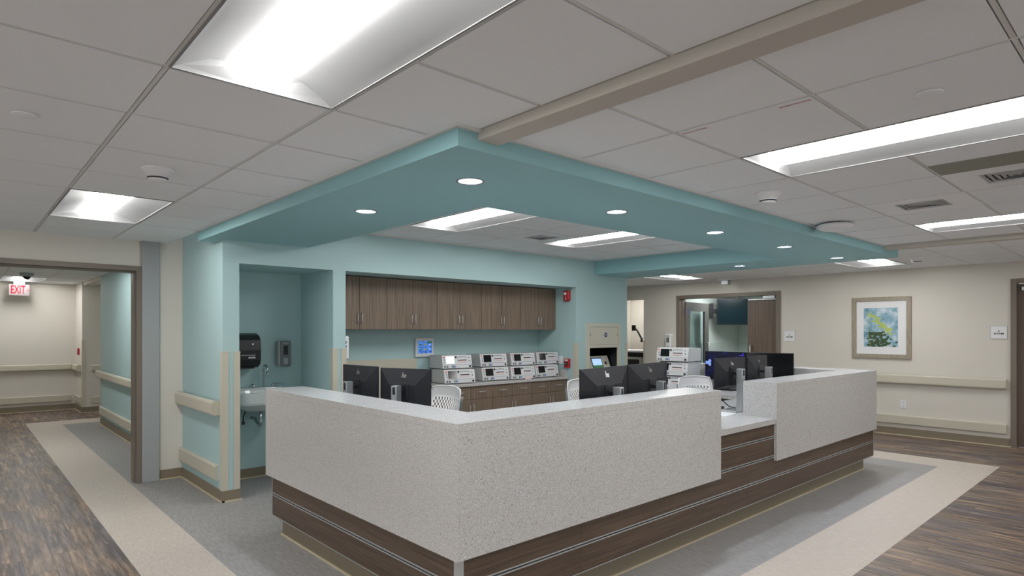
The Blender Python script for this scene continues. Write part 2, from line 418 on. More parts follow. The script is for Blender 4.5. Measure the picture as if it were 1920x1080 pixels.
# ------------------------------------------------------------------ walls
XL, XR = -0.107, 5.82
N1, N2, C1, C2 = 0.037, 0.953, 1.091, 4.635
NZ = 2.157; YB = 4.11
b = B()
b.box(XL, N1, W, YE, 0, NZ); b.box(N2, C1, W, YB, 0, NZ)
b.box(C2, 4.915, W, YE, 0, NZ); b.box(5.585, XR, W, YE+.6, 0, NZ); b.box(4.915, 5.585, W, YE, 1.6, NZ); b.box(4.915, 5.585, W+.75, YE, 0, 1.6)
b.box(XL, XR, W, YE, NZ, 2.70)
b.box(N1, C2, YB, YE, 0, NZ)
struct('wall_back', b, M_TEAL)
b = B()  # end wall with cased opening into the corridor
b.box(-5, -2.45, YE, YE+.2, 0, 2.6); b.box(-2.45, -0.50, YE, YE+.2, 2.19, 2.6); b.box(-0.327, XL, YE, YE+.2, 0, 2.6); b.box(-0.50, -0.327, YE+.01, YE+.2, 0, 2.6)
struct('wall_left_end', b, M_CREAM)
b = B()
b.box(-0.53, -0.483, YE-.02, YE+.22, 0, 2.145); b.box(-2.45, -0.483, YE-.02, YE+.22, 2.145, 2.193); b.box(-2.45, -2.40, YE-.02, YE+.22, 0, 2.145)
b.box(-0.545, -0.53, YE+.05, YE+.17, 0, 2.13); b.box(-2.40, -0.53, YE+.05, YE+.17, 2.13, 2.145)
struct('trim_5', b, M_FRAME, 'brown metal frame of the corridor opening')
b = B(); b.box(-0.483, -0.327, YE-.035, YE+.01, 0, H, bev=.004); struct('trim_6', b, M_STEEL, 'blue grey metal column cover beside the corridor opening')
b = B(); b.box(-0.10, 0.06, YE+.2, 9.57, 0, 2.6); struct('wall_corridor', b, M_TEAL)
b = B(); b.box(-5, 1.0, 12.25, 12.4, 0, 2.6); b.box(-0.12, 1.2, 11.4, 12.25, 0, 2.6); b.box(-0.10, .06, 9.57, 11.4, 2.39, 2.6); b.box(.9, 1.0, 9.0, 11.4, 0, 2.6); b.box(-.05, 1., 9.5, 11.5, 2.42, 2.6)
struct('wall_corridor_end', b, M_CREAM)
b = B(); b.box(-2.55, -2.45, YE+.2, 12.25, 0, 2.6); struct('wall_corridor_left', b, M_CREAM)
DY0, DY1, DZ = 2.135, 4.10, 2.19
b = B()
b.box(XF, XF+.15, DY1, 4.89, 0, 2.6); b.box(XF, XF+.15, DY0, DY1, DZ, 2.6); b.box(XF, XF+.15, -0.96, DY0, 0, 2.6)
b.box(XF, XF+.15, -2.1, -0.96, 2.2, 2.6); b.box(XF, XF+.15, -6, -2.1, 0, 2.6); b.box(XF, XF+.15, 4.89, 6.1, 2.175, 2.6); b.box(XF, XF+.15, 6.1, 9, 0, 2.6)
struct('wall_right', b, M_CREAM)
b = B(); b.box(5.82, XF, 9, 9.1, 0, 2.6); b.box(5.72, 5.82, YE+.6, 9.1, 0, 2.6); struct('wall_far_end', b, M_CREAM)
# exam room behind the double door
b = B(); b.box(XF+.15, 11.4, 4.35, 4.45, 0, 2.6); b.box(11.3, 11.4, .8, 4.35, 0, 2.6); b.box(XF+.15, 11.4, .7, .8, 0, 2.6); struct('wall_exam_room', b, mat('very_pale_teal_paint', (212, 226, 222), .65))
b = B(); b.box(XF+.1, 11.4, .7, 4.45, H, 2.6); struct('ceiling_exam_room', b, M_TILE)
b = B(); b.box(11.24, 11.3, 2.95, 3.05, 0, 2.1); b.box(11.24, 11.3, 2.05, 2.15, 0, 2.1); b.box(11.24, 11.3, 2.05, 3.05, 2.05, 2.13); b.box(11.26, 11.3, 2.15, 2.95, 0, 2.05); struct('trim_7', b, M_FRAME)
b = B(); b.box(XF+.15, 10.6, 4.325, 4.35, 0, 1.28); b.box(11.275, 11.3, 3.05, 4.35, 0, 1.28); struct('trim_8', b, mat('pale_teal_vinyl', (196, 212, 208), .4))
# far alcove
b = B(); b.box(9.9, 10.0, 4.5, 6.4, 0, 2.6); b.box(XF+.15, 10., 6.3, 6.4, 0, 2.6); b.box(XF+.15, 10.0, 4.46, 4.9, 0, 2.6); b.box(XF+.15, 10., 4.46, 6.4, 2.45, 2.6)
struct('wall_alcove', b, M_CREAM)
b = B()  # double-door frame
f0, f1 = DY0-.025, DY1+.025
b.box(XF-.02, XF+.17, f0, DY0+.05, 0, 2.15); b.box(XF-.02, XF+.17, DY1-.05, f1, 0, 2.15); b.box(XF-.02, XF+.17, f0, f1, 2.15, DZ+.025)
b.box(XF+.06, XF+.17, DY0+.05, DY0+.065, 0, 2.15); b.box(XF+.06, XF+.17, DY1-.065, DY1-.05, 0, 2.15)
struct('trim_9', b, M_FRAME, 'brown metal frame of the double doorway')
d = struct('door_1', B().box(XF+.07, XF+.115, DY0+.06, 2.73, .01, 2.10, bev=.002), M_DOOR, 'closed walnut leaf of the double doorway')
cl = obj('door_closer', B().box(XF+.035, XF+.07, DY0+.07, 2.70, 2.075, 2.098, bev=.002).box(XF+.0, XF+.06, DY0+.08, 2.42, 2.10, 2.14), M_ALU, d)
obj('door_pull', B().tube([(XF+.07, 2.66, .85), (XF+.02, 2.66, .88), (XF+.02, 2.66, 1.27), (XF+.07, 2.66, 1.30)], .012), M_ALU, d)
# open glazed leaf
b = B(); x0, x1 = XF+.17, XF+1.25; yy = 4.02
MD = Matrix.Translation((x0, yy, 0)) @ Matrix.Rotation(math.radians(7), 4, 'Z')
for q in ((0, 1.07, 0, .045, .01, .3), (0, 1.07, 0, .045, 1.93, 2.10), (0, .17, 0, .045, .3, 1.93), (.87, 1.07, 0, .045, .3, 1.93)): b.box(*q, M=MD)
d = struct('door_2', b, M_DOORG, 'open grey door leaf with tall glass pane')
obj('glass_pane', B().box(.17, .87, .018, .026, .3, 1.93, M=MD), M_GLASS, d)
obj('door_pull', B().tube([MD @ Vector(p) for p in ((.96, -.0, .9), (.96, -.05, .92), (.96, -.05, 1.28), (.96, 0, 1.3))], .012), M_ALU, d)
obj('door_edge', B().box(-.02, .0, -.001, .046, .01, 2.1, M=MD), M_DOOR, d)
# right brown door
b = B(); b.box(XF-.02, XF+.17, -1.0, -.94, 0, 2.17); b.box(XF-.02, XF+.17, -2.1, -2.04, 0, 2.17); b.box(XF-.02, XF+.17, -2.1, -.94, 2.17, 2.225)
struct('trim_10', b, M_FRAME, 'brown metal frame of the door at the right edge')
d = struct('door_3', B().box(XF+.07, XF+.115, -2.04, -1.0, .01, 2.16, bev=.002), M_DOOR, 'dark walnut door at the right edge')
obj('door_closer', B().box(XF+.02, XF+.07, -1.4, -1.05, 2.07, 2.12, bev=.004), M_ALU, d)

# baseboards (cove base with a pale floor lip)
nb = [0]
def baseboard(side, pts, h=.1, t=.008):
    """pts: list of (x0,y0,x1,y1) axis-aligned wall runs; normal given by sign"""
    b = B()
    for (x0, x1, y0, y1) in pts: b.box(min(x0, x1), max(x0, x1), min(y0, y1), max(y0, y1), 0.0, h, 0)
    b2 = []
    o = struct('baseboard_'+side, b, [M_BASE]);
    bl = B()
    for (x0, x1, y0, y1) in pts: bl.box(min(x0, x1)-.012, max(x0, x1)+.012, min(y0, y1)-.012, max(y0, y1)+.012, 0.0, .012, 0)
    obj('floor_lip', bl, M_BASEL, o)
baseboard('back', [(XL-.01, XL, W-.01, YE), (XL, N1+.01, W-.01, W), (N1, N1+.01, W, YB), (N1+.01, N2-.01, YB-.01, YB), (N2-.01, N2, W, YB), (N2-.01, C1+.01, W-.01, W), (C1, C1+.01, W, YB), (C1, 2.5, YB-.01, YB), (C2-.01, 4.84, W-.01, W), (5.64, XR, W-.01, W)])
baseboard('left_end', [(-.327, XL-.01, YE-.01, YE), (-5, -2.45, YE-.01, YE)])
baseboard('corridor', [(-.11, -.10, YE+.22, 9.57), (-5, -.13, 12.24, 12.25), (-.13, -.12, 11.39, 12.24), (-.12, .9, 11.39, 11.4), (-2.45, -2.44, YE+.3, 12.24)], h=.11)
baseboard('right', [(XF-.01, XF, -.935, DY0-.03), (XF-.01, XF, DY1+.03, 4.88), (XF-.01, XF, -6, -2.1)], h=.11)
baseboard('exam_room', [(XF+.15, 10.6, 4.31, 4.324), (11.26, 11.274, 3.05, 4.33)])

# ------------------------------------------------------------------ lights
def troffer(x0, x1, y0, y1, z, label, group, along='y'):
    cx, cy = (x0+x1)/2, (y0+y1)/2
    Lx, Ly = (x1-x0, y1-y0) if along == 'y' else (y1-y0, x1-x0)
    t = thing('ceiling_light', label, 'ceiling light', (cx, cy, z), 0 if along == 'y' else PI/2, group)
    hw, hl = Lx/2-.004, Ly/2-.004
    b = B()   # frame
    f = .008
    for q in ((-hw, hw, -hl, -hl+f), (-hw, hw, hl-f, hl), (-hw, -hw+f, -hl+f, hl-f), (hw-f, hw, -hl+f, hl-f)): b.box(*q, -.001, .006)
    obj('frame', b, M_WING, t)
    b = B(); lw = .105; ll = hl-.055; N = 8     # curved wing reflectors
    def prof(s):  # s 0..1 from edge to lens
        return hw-f-(hw-f-lw)*s, .002+.062*math.sin(s*PI/2)
    for sg in (-1, 1):
        ring = []
        for k in range(N+1):
            x, zz = prof(k/N)
            yk = hl-f-(.043)*k/N
            ring.append((sg*x, zz, yk))
        for k in range(N):
            (xa, za, ya), (xb, zb, yb) = ring[k], ring[k+1]
            f_ = b.bm.faces.new([b.bm.verts.new(p) for p in ((xa, -ya, za), (xb, -yb, zb), (xb, yb, zb), (xa, ya, za))]); f_.smooth = True
        for e in (-1, 1):   # sloping end pieces
            v = [b.bm.verts.new((x, e*yk, zz)) for (x, zz, yk) in ring] + [b.bm.verts.new((0, e*ll, .064)), b.bm.verts.new((0, e*(hl-f), .002))]
            b.bm.faces.new(v)
    bmesh.ops.remove_doubles(b.bm, verts=b.bm.verts, dist=.0005)
    b.box(-hw, hw, -hl, hl, .075, .095)
    obj('reflector', b, M_WING, t)
    b = B(); n = 14; P = []
    for k in range(n+1):
        a = PI*k/n; P.append((-lw*math.cos(a), .064-.058*math.sin(a)))
    P2 = P + [(lw, .07), (-lw, .07)]
    b.prism(P2, 'y', -ll, ll)
    for f_ in b.bm.faces:
        if abs(f_.normal.y) < .5: f_.smooth = True
    obj('lens', b, M_LENS, t)
    return t
LT = ['large ceiling light nearest the camera above the corridor side', 'square-looking ceiling light before the cream end wall, left of the soffit']
for k, (x0, x1, y0, y1) in enumerate(left_tr):
    lb = LT[k] if k < 2 else 'recessed ceiling light in the lobby behind the camera'
    troffer(x0, x1, y0, y1, H, lb, 'recessed ceiling lights' if k < 2 else 'ceiling lights behind the camera')
for k, (x0, x1, y0, y1) in enumerate(right_tr):
    lb = ['long ceiling light right of the cream beam and soffit', 'ceiling light beyond the two air vents at the right edge'][k] if k < 2 else 'recessed ceiling light in the lobby behind the camera'
    troffer(x0, x1, y0, y1, H, lb, 'recessed ceiling lights' if k < 2 else 'ceiling lights behind the camera')
for k, (x0, x1, y0, y1) in enumerate(far_tr):
    troffer(x0, x1, y0, y1, H, ['ceiling light near the cream wall just past the soffit corner', 'ceiling light above the left side of the double doorway', 'ceiling light by the walnut door outside the view'][k], 'recessed ceiling lights', 'x')
for k, (x0, x1, y0, y1) in enumerate(in_tr):
    troffer(x0, x1, y0, y1, HI, ['ceiling light inside the soffit opening, left one', 'ceiling light inside the soffit opening, right one past the vent'][k], 'recessed ceiling lights')
for k, (x0, x1, y0, y1) in enumerate(cor_tr):
    troffer(x0, x1, y0, y1, H, ['ceiling light in the corridor behind the exit sign', 'ceiling light in the corridor hidden above the opening'][k], 'recessed ceiling lights')
troffer(9.3, 9.91, 2.2, 3.42, H-.096, 'ceiling light inside the exam room', 'recessed ceiling lights')
troffer(9.3, 9.91, 3.5, 4.1, H-.096, 'ceiling light added unseen inside the exam room above the open grey door', 'recessed ceiling lights')  # second lamp, added out of view to brighten the exam room
troffer(9.0, 9.61, 4.95, 6.17, H-.02, 'ceiling light inside the far alcove', 'recessed ceiling lights')
troffer(FX, FX+2*T, FY+10*T, FY+11*T, H-.005, 'ceiling light in the passage behind the teal wall', 'recessed ceiling lights', 'x')
# downlights, openings are real rings hanging in front of recessed cans
DL = [(0.20, 0.147, 'downlight nearest the front corner of the soffit'), (0.20, 1.295, 'downlight over the left wing of the desk'), (1.485, 0.147, 'second downlight along the long front of the soffit'), (2.797, 0.147, 'third downlight along the long front of the soffit'),
      (4.108, 0.145, 'fourth downlight along the long front of the soffit'), (5.45, 0.145, 'downlight at the far right corner of the soffit'), (5.45, 1.295, 'downlight on the short far side of the soffit'), (0.20, 2.44, 'downlight close to the sink alcove wall')]
DL = DL[:7]
def downlight():
    t = thing('downlight', '', 'downlight')
    b = B(); b.loft([[(r*math.cos(2*PI*k/32), r*math.sin(2*PI*k/32), z) for k in range(32)] for r, z in ((.0655, .004), (.0665, -.003), (.078, -.003), (.079, -.0002))], caps=False, smooth=True)
    obj('trim_ring', b, M_CHG, t)
    b = B(); b.loft([[(r*math.cos(2*PI*k/32), r*math.sin(2*PI*k/32), z) for k in range(32)] for r, z in ((.0655, .001), (.060, .04), (.048, .075), (.047, .12))], caps=False, smooth=True)
    obj('reflector', b, M_CAN, t)
    obj('lamp', B().lathe([(.044, .082), (.044, .10)], n=32), M_SPOT, t)
    return t
proto = downlight()
for k, (x, y, lb) in enumerate(DL):
    o = proto if k == 0 else dup(proto, (x, y, HS))
    o.location = (x, y, HS); o['label'] = 'round recessed '+lb; o['group'] = 'downlights in the teal soffit'

# ------------------------------------------------------------------ vents
def vent(x0, y0, z, label, kind=0):
    t = thing('air_vent', label, 'air vent', (x0+T/2, y0+T/2, z), PI/2*kind, 'square ceiling air vents')
    b = B(); o_, i_ = T/2-.004, .15
    b.box(-o_, o_, -o_, -i_, 0, .012); b.box(-o_, o_, i_, o_, 0, .012); b.box(-o_, -i_, -i_, i_, 0, .012); b.box(i_, o_, -i_, i_, 0, .012)
    obj('plate', b, M_WHITE, t)
    obj('duct', B().box(-i_, i_, -i_, i_, .045, .05), M_SOAP, t)
    for k in range(5):
        r0 = .148-.029*k; r1 = max(r0-.021, .002)
        b = B()
        for a_ in range(4):
            Mr = Matrix.Rotation(a_*PI/2, 4, 'Z')
            q = [Mr @ Vector(p) for p in ((-r0, -r0, .0035), (r0, -r0, .0035), (r1, -r1, .001), (-r1, -r1, .001))]
            b.quad(*q)
        bmesh.ops.solidify(b.bm, geom=b.bm.faces, thickness=.001)
        obj('louver', b, M_WHITE, t)
    return t
vent(vent_h[0][0], vent_h[0][2], H, 'square air vent next to the long ceiling light, nearer the soffit')
vent(vent_h[1][0], vent_h[1][2], H, 'square air vent cut by the right edge of the photo')
vent(in_v[0][0], in_v[0][2], HI, 'square air vent between the two lights inside the soffit opening')
# grey half panel beside the vent
o = tag(obj('access_panel', B().box(HX+2.52*T, HX+2.98*T, HY-2*T+.01, HY-T-.01, H-.003, H+.002), mat('olive_grey_panel', (138, 139, 128), .6)), 'narrow olive grey ceiling panel beside the right-hand vent', 'ceiling panel')
# detectors
def detector(x, y, label):
    t = thing('smoke_detector', label, 'smoke detector', (x, y, H), 0, 'ceiling smoke detectors')
    obj('base', B().lathe([(.002, 0), (.083, 0), (.083, -.006), (.076, -.010), (.056, -.042)], n=32), M_WHITE, t)
    obj('sensor_head', B().lathe([(.056, -.040), (.046, -.064), (.03, -.070), (.002, -.070)], n=32), M_WHITE, t)
    obj('vent_slot', B().lathe([(.0535, -.050), (.0505, -.057)], n=32), M_DARK, t)
    return t
detector(-1.042, 1.402, 'white smoke detector on the left ceiling between two lights')
detector(2.084, -0.634, 'white smoke detector beside the long edge of the soffit')
detector(6.943, -0.25, 'white smoke detector far right near the cream wall')
for x, y, lb in ((-1.67, .793, 'flat round sprinkler cover on the left ceiling'), (.866, -1.829, 'flat round sprinkler cover beside the long right-hand light'), (7.5, 2.976, 'flat round sprinkler cover near the double doorway')):
    tag(obj('sprinkler_cover', B().lathe([(.002, -.006), (.042, -.006), (.046, -.004), (.046, 0)], n=32), M_TILE, loc=(x, y, H-.001)), lb, 'sprinkler cover', 'flat sprinkler covers')
tag(obj('sprinkler_cover', B().lathe([(.002, -.006), (.042, -.006), (.046, -.004), (.046, 0)], n=24), M_TILE, loc=(4.72, 2.95, HI-.001)), 'flat round sprinkler cover inside the soffit opening', 'sprinkler cover', 'flat sprinkler covers')
t = thing('wireless_access_point', 'white rounded wireless access point at the edge of the soffit', 'access point', (3.6, -.50, H-.0), math.radians(-8))
obj('housing', B().lathe([(.002, -.062), (.10, -.06), (.138, -.045), (.146, -.028), (.12, -.012), (.02, -.010)], n=40), M_WHITE, t)
obj('bracket', B().cyl((0, 0, -.012), .08, .012), M_BLACK, t)
obj('status_light', B().cyl((-.05, -.08, -.052), .004, .003), M_BLUEP, t)
t = thing('occupancy_sensor', 'small white box hanging from the ceiling before the double doorway', 'ceiling sensor', (8.13, 2.93, H), 0)
obj('plate', B().box(-.07, .07, -.12, .12, -.022, 0, bev=.004), M_WHITE, t); obj('box', B().box(-.05, .05, -.06, .07, -.10, -.022, bev=.006), M_SOAPL, t)
# ceiling labels
for k, (y, lb, tx) in enumerate(((-.985, 'small printed label strip on the ceiling tile nearer the soffit', 'SMOKE DAMPER'), (-1.435, 'small printed label strip at the far corner of the same ceiling tile', 'SMOKE DAMPER'))):
    t = thing('ceiling_label', lb, 'label', (.60, y, H-.0006), -PI/2, 'printed strips on the ceiling tile')
    obj('strip', B().box(-.068, .068, -.012, .012, 0, .0005), M_WHITE, t)
    text('lettering', tx, .017, M_RED, t, (0, 0, -.0006), (PI, 0, 0), ext=.0002)

# ------------------------------------------------------------------ wall protection
def rail(name, cat, run, z0, z1, label, depth=.075, gap=True, axis='y', nrm=-1, group=None):
    """run=(a,b) along axis, wall plane coordinate w; nrm sign of outward normal"""
    a, e, wl = run
    t = thing(name, label, cat, (0, 0, 0), 0, group)
    zc = (z0+z1)/2
    P = []
    r = min(.02, depth*.4)
    inner = depth*.35 if gap else 0.0
    P = [(inner, z0), (depth-r, z0), (depth-r*.3, z0+r*.3), (depth, z0+r), (depth, z1-r), (depth-r*.3, z1-r*.3), (depth-r, z1), (inner, z1)]
    PP = [(wl+nrm*p, q) for p, q in P]
    obj('rail', B().prism(PP, 'y' if axis == 'y' else 'x', a+.03, e-.03) if True else None, M_GUARD, t)
    for s, q0, q1 in ((0, a, a+.03), (1, e-.03, e)):
        Pc = [(wl, z0), (wl+nrm*(depth-r), z0), (wl+nrm*depth*.98, z0+r), (wl+nrm*depth*.98, z1-r), (wl+nrm*(depth-r), z1), (wl, z1)]
        obj('end_cap', B().prism(Pc, 'y' if axis == 'y' else 'x', q0, q1), M_GUARD, t)
    return t
HR, CR = 'cream handrail ', 'cream crash rail low '
rail('handrail', 'handrail', (3.40, YE-.01, XL), .775, .905, HR+'on the teal wall end left of the sink alcove', axis='y', nrm=-1, group='handrails')
rail('crash_rail', 'crash rail', (3.44, YE-.01, XL), .175, .315, CR+'on the teal wall end left of the sink alcove', depth=.035, gap=False, nrm=-1, group='crash rails')
rail('handrail', 'handrail', (5.0, 9.6, -.10), .775, .89, HR+'on the teal corridor wall', nrm=-1, group='handrails')
rail('crash_rail', 'crash rail', (5.0, 9.5, -.10), .17, .305, CR+'on the teal corridor wall', depth=.035, gap=False, nrm=-1, group='crash rails')
rail('handrail', 'handrail', (-4.5, -.20, 12.25), .78, .90, HR+'along the far corridor end wall', axis='x', nrm=-1, group='handrails')
rail('crash_rail', 'crash rail', (-4.5, -.20, 12.25), .165, .295, CR+'along the far corridor end wall', depth=.03, gap=False, axis='x', nrm=-1, group='crash rails')
rail('handrail', 'handrail', (11.5, 12.2, -.12), .78, .90, HR+'short piece on the side of the far pier', nrm=-1, group='handrails')
rail('crash_rail', 'crash rail', (11.5, 12.2, -.12), .165, .295, CR+'short piece on the side of the far pier', depth=.03, gap=False, nrm=-1, group='crash rails')
rail('handrail', 'handrail', (.02, .8, 11.4), .78, .90, HR+'on the front of the far pier', axis='x', nrm=-1, group='handrails')
rail('crash_rail', 'crash rail', (.02, .8, 11.4), .165, .295, CR+'on the front of the far pier', depth=.03, gap=False, axis='x', nrm=-1, group='crash rails')
rail('handrail', 'handrail', (-.90, 1.95, XF), .765, .90, HR+'under the framed picture', nrm=-1, group='handrails')
rail('crash_rail', 'crash rail', (-.90, 1.95, XF), .165, .30, CR+'under the framed picture and outlet', depth=.035, gap=False, nrm=-1, group='crash rails')
def guard(x, y, sx_, sy_, z0, z1, label, w_=.05):
    """corner guard wraps an outside corner at (x,y); legs run in direction sx_ along x and sy_ along y"""
    t = thing('corner_guard', label, 'corner guard', (x, y, z0), 0, 'cream corner guards')
    h = z1-z0; q = .006
    b = B(); b.box(min(-sx_*q, sx_*w_), max(-sx_*q, sx_*w_), min(0, -sy_*q), max(0, -sy_*q), 0, h-.012); b.box(min(0, -sx_*q), max(0, -sx_*q), min(0, sy_*w_), max(0, sy_*w_), 0, h-.012)
    obj('strip', b, M_GUARD, t)
    b = B(); q = .008; b.box(min(-sx_*q, sx_*w_), max(-sx_*q, sx_*w_), min(0, -sy_*q), max(0, -sy_*q), h-.012, h); b.box(min(0, -sx_*q), max(0, -sx_*q), min(0, sy_*w_), max(0, sy_*w_), h-.012, h)
    obj('cap', b, M_GUARD, t)
guard(XL, W, 1, 1, .10, 1.355, 'cream corner guard on the outer corner left of the sink alcove')
guard(N1, W, -1, 1, .10, 1.352, 'cream corner guard on the left edge of the sink alcove')
guard(N2, W, 1, 1, .10, 1.362, 'cream corner guard on the right edge of the sink alcove')
guard(C1, W, -1, 1, .10, 1.362, 'cream corner guard at the left edge of the cabinet alcove')
guard(C2, W, 1, 1, .10, 1.372, 'cream corner guard beside the red pull station')
guard(XR, W, -1, 1, .10, 1.34, 'cream corner guard on the free end of the teal wall')
guard(XF, 4.89, 1, -1, .10, 1.33, 'cream corner guard on the far alcove edge')
guard(-.12, 11.4, 1, 1, .11, 1.36, 'cream corner guard on the corridor far pier')
guard(-.10, 9.57, 1, -1, .11, 1.36, 'cream corner guard at the end of the teal corridor wall')
tag(obj('wall_guard_panel', B().box(C1+.01, 2.465, YB-.012, YB-.001, .11, 1.19), M_GUARD), 'cream wall protection panel behind the left monitors', 'wall panel')

# ------------------------------------------------------------------ reception desk
DX, DYF = -0.13, -0.17; DT = 1.10; QB = 0.443; WZ = 0.80; L1, L3, L4, L2 = 2.319, 3.242, 5.735, 2.24
t = desk = thing('reception_desk', 'long L-shaped nurse station desk with speckled quartz panels and walnut base', 'reception desk', (0, 0, 0))
th = .04; wd = .30
b = B()
b.box(DX, L1, DYF, DYF+wd, DT-th, DT, bev=.0015, seg=1); b.box(DX, DX+wd, DYF+wd, L2, DT-th, DT, bev=.0015, seg=1)
b.box(DX, L1, DYF, DYF+th, QB, DT-th); b.box(DX, DX+th, DYF+th, L2, QB, DT-th)
b.box(DX+th, L1, DYF+wd-th, DYF+wd, WZ, DT-th); b.box(DX+wd-th, DX+wd, DYF+wd, L2, WZ, DT-th)
b.box(L1-th, L1, DYF+th, DYF+wd-th, WZ, DT-th); b.box(DX+th, DX+wd-th, L2-th, L2, WZ, DT-th)
obj('transaction_counter', b, M_QSIDE, t)
b = B()
RW = L4; RY = 2.2
b.box(L3, RW, DYF, DYF+wd, DT-th, DT, bev=.0015, seg=1); b.box(RW-wd, RW, DYF+wd, RY, DT-th, DT, bev=.0015, seg=1)
b.box(L3, RW, DYF, DYF+th, QB, DT-th); b.box(RW-th, RW, DYF+th, RY, QB, DT-th)
b.box(L3, L3+th, DYF+th, DYF+wd, WZ, DT-th); b.box(L3+th, RW-wd, DYF+wd-th, DYF+wd, WZ, DT-th); b.box(RW-wd, RW-wd+th, DYF+wd, RY, WZ, DT-th)
obj('raised_counter', b, M_QSIDE, t)
b = B()
b.box(L1-.0, L3, DYF+.008, .80, WZ-.045, WZ, bev=.001, seg=1)
b.box(DX+wd, L1, DYF+wd, .80, WZ-.045, WZ); b.box(DX+wd, .78, .80, L2-.02, WZ-.045, WZ); b.box(L3, RW-wd, DYF+wd, .80, WZ-.045, WZ); b.box(RW-wd-.75, RW-wd, .80, RY-.02, WZ-.045, WZ)
wt_ = tag(obj('worktop', b, M_QSIDE), 'white quartz worktop inside the nurse station desk, seen at the counter gap', 'worktop')
# walnut cladding in rows with aluminium reveals
WX, WY = -.105, -.145; P0 = .15
rows = [(.15, .297), (.32, .468), (.491, .632), (.655, .755)]
joints_r = [WX+.03, .78, 2.772, 4.2, 5.70]
b = B()
b.box(WX+.012, 5.69, WY+.012, WY+.05, P0, .755); b.box(WX+.012, WX+.05, WY+.05, 2.16, P0, .755); b.box(5.64, 5.70, WY+.05, RY-.05, P0, .755)
b.box(WX+.05, 5.64, .35, .38, .0, .755); b.box(.4, .43, .38, 2.16, 0, .755); b.box(5.3, 5.33, .38, RY-.1, 0, .755)
obj('carcass', b, M_DARK, t)
for ri, (za, zb) in enumerate(rows):
    for k in range(4):
        x0, x1 = joints_r[k], joints_r[k+1]
        if ri >= 2 and not (x1 > 2.2 and x0 < 3.2): continue
        if ri == 3: x0, x1 = max(x0, L1-.1), min(x1, L3)
        if x1-x0 < .05: continue
        obj('wood_panel', B().box(x0+.0006, x1-.0006, WY, WY+.0115, za, zb), M_WOODH, t)
    if ri < 2: obj('wood_panel', B().box(WX, WX+.0115, WY+.03, 2.165, za, zb), M_WOODH, t)
for k, zz in enumerate((.297, .468, .632)):
    b = B()
    xr_ = 5.70 if k == 0 else L3
    xl_ = WX+.03 if k == 0 else L1-.3
    b.box(xl_, xr_, WY-.003, WY+.012, zz, zz+.007); b.box(xl_, xr_, WY-.003, WY+.012, zz+.016, zz+.023)
    if k == 0: b.box(WX-.003, WX+.012, WY+.03, 2.165, zz, zz+.007); b.box(WX-.003, WX+.012, WY+.03, 2.165, zz+.016, zz+.023)
    obj('metal_strip', b, M_ALU, t)
b = B(); b.box(WX, 5.70, WY-.001, WY+.012, P0-.006, P0); b.box(WX-.001, WX+.012, WY, 2.165, P0-.006, P0); obj('bottom_strip', b, M_ALU, t)
b = B(); b.box(WX-.004, WX+.03, WY-.004, WY+.03, P0, QB+.02); obj('corner_post', b, M_ALU, t)
obj('end_post', B().box(WX-.002, WX+.04, 2.165, 2.175, P0, QB+.02).box(WX+.04, .4, 2.165, 2.175, P0, .755), M_ALU, t)
obj('end_post', B().box(5.70, 5.712, WY-.002, WY+.04, P0, QB+.02), M_ALU, t)
b = B(); b.box(-.05, 5.62, -.07, -.03, 0, P0); b.box(-.05, -.01, -.03, 2.25-.14, 0, P0); b.box(5.58, 5.62, -.03, RY-.1, 0, P0); obj('toe_kick', b, M_BASE, t)
b = B(); b.box(-.062, 5.63, -.082, -.07, 0, .010); b.box(-.062, -.05, -.07, 2.12, 0, .010); obj('base_lip', b, M_BASEL, t)

# ------------------------------------------------------------------ alcove cabinets
def handle_v(b, x, y, z0, z1, r=.005, off=.028):
    b.tube([(x, y, z0), (x, y-off*.8, z0+.004), (x, y-off, z0+.016), (x, y-off, z1-.016), (x, y-off*.8, z1-.004), (x, y, z1)], r, 8)
def handle_h(b, x0, x1, y, z, r=.005, off=.028):
    b.tube([(x0, y, z), (x0+.004, y-off*.8, z), (x0+.016, y-off, z), (x1-.016, y-off, z), (x1-.004, y-off*.8, z), (x1, y, z)], r, 8)
UW = (C2-1.105)/5; UZ0, UZ1 = 1.556, 2.15; UY = 3.724
def wall_cabinet():
    t = thing('wall_cabinet', '', 'cabinet')
    obj('body', B().box(0, UW, UY+.0195, YB-.001, UZ0, UZ1), [M_WOODV], t); obj('front_edge', B().box(.001, UW-.001, UY+.0190, UY+.0195, UZ0+.002, UZ1-.008), M_DARK, t)
    for k in (0, 1):
        x0, x1 = k*UW/2+.0028, (k+1)*UW/2-.0028
        d = obj('door', B().box(x0, x1, UY, UY+.019, UZ0+.001, UZ1-.006, bev=.001, seg=1), M_WOODV, t)
        hx = x1-.022 if k == 0 else x0+.022
        b = B(); handle_v(b, hx, UY, 1.622, 1.735); obj('handle', b, M_ALU, d)
    return t
nth = ['leftmost', 'second', 'middle', 'fourth', 'rightmost']
pw = wall_cabinet()
for k in range(5):
    o = pw if k == 0 else dup(pw, (0, 0, 0))
    o.location = (1.105+k*UW, 0, 0); o['label'] = 'walnut two-door wall cabinet, %s of the five in the teal alcove' % (nth[k]+(' from the left' if k in (1, 3) else '')); o['group'] = 'wall cabinets in the alcove'
BX0 = 2.51; BW = (C2-.005-BX0)/3; BY = 3.49; CT = .885
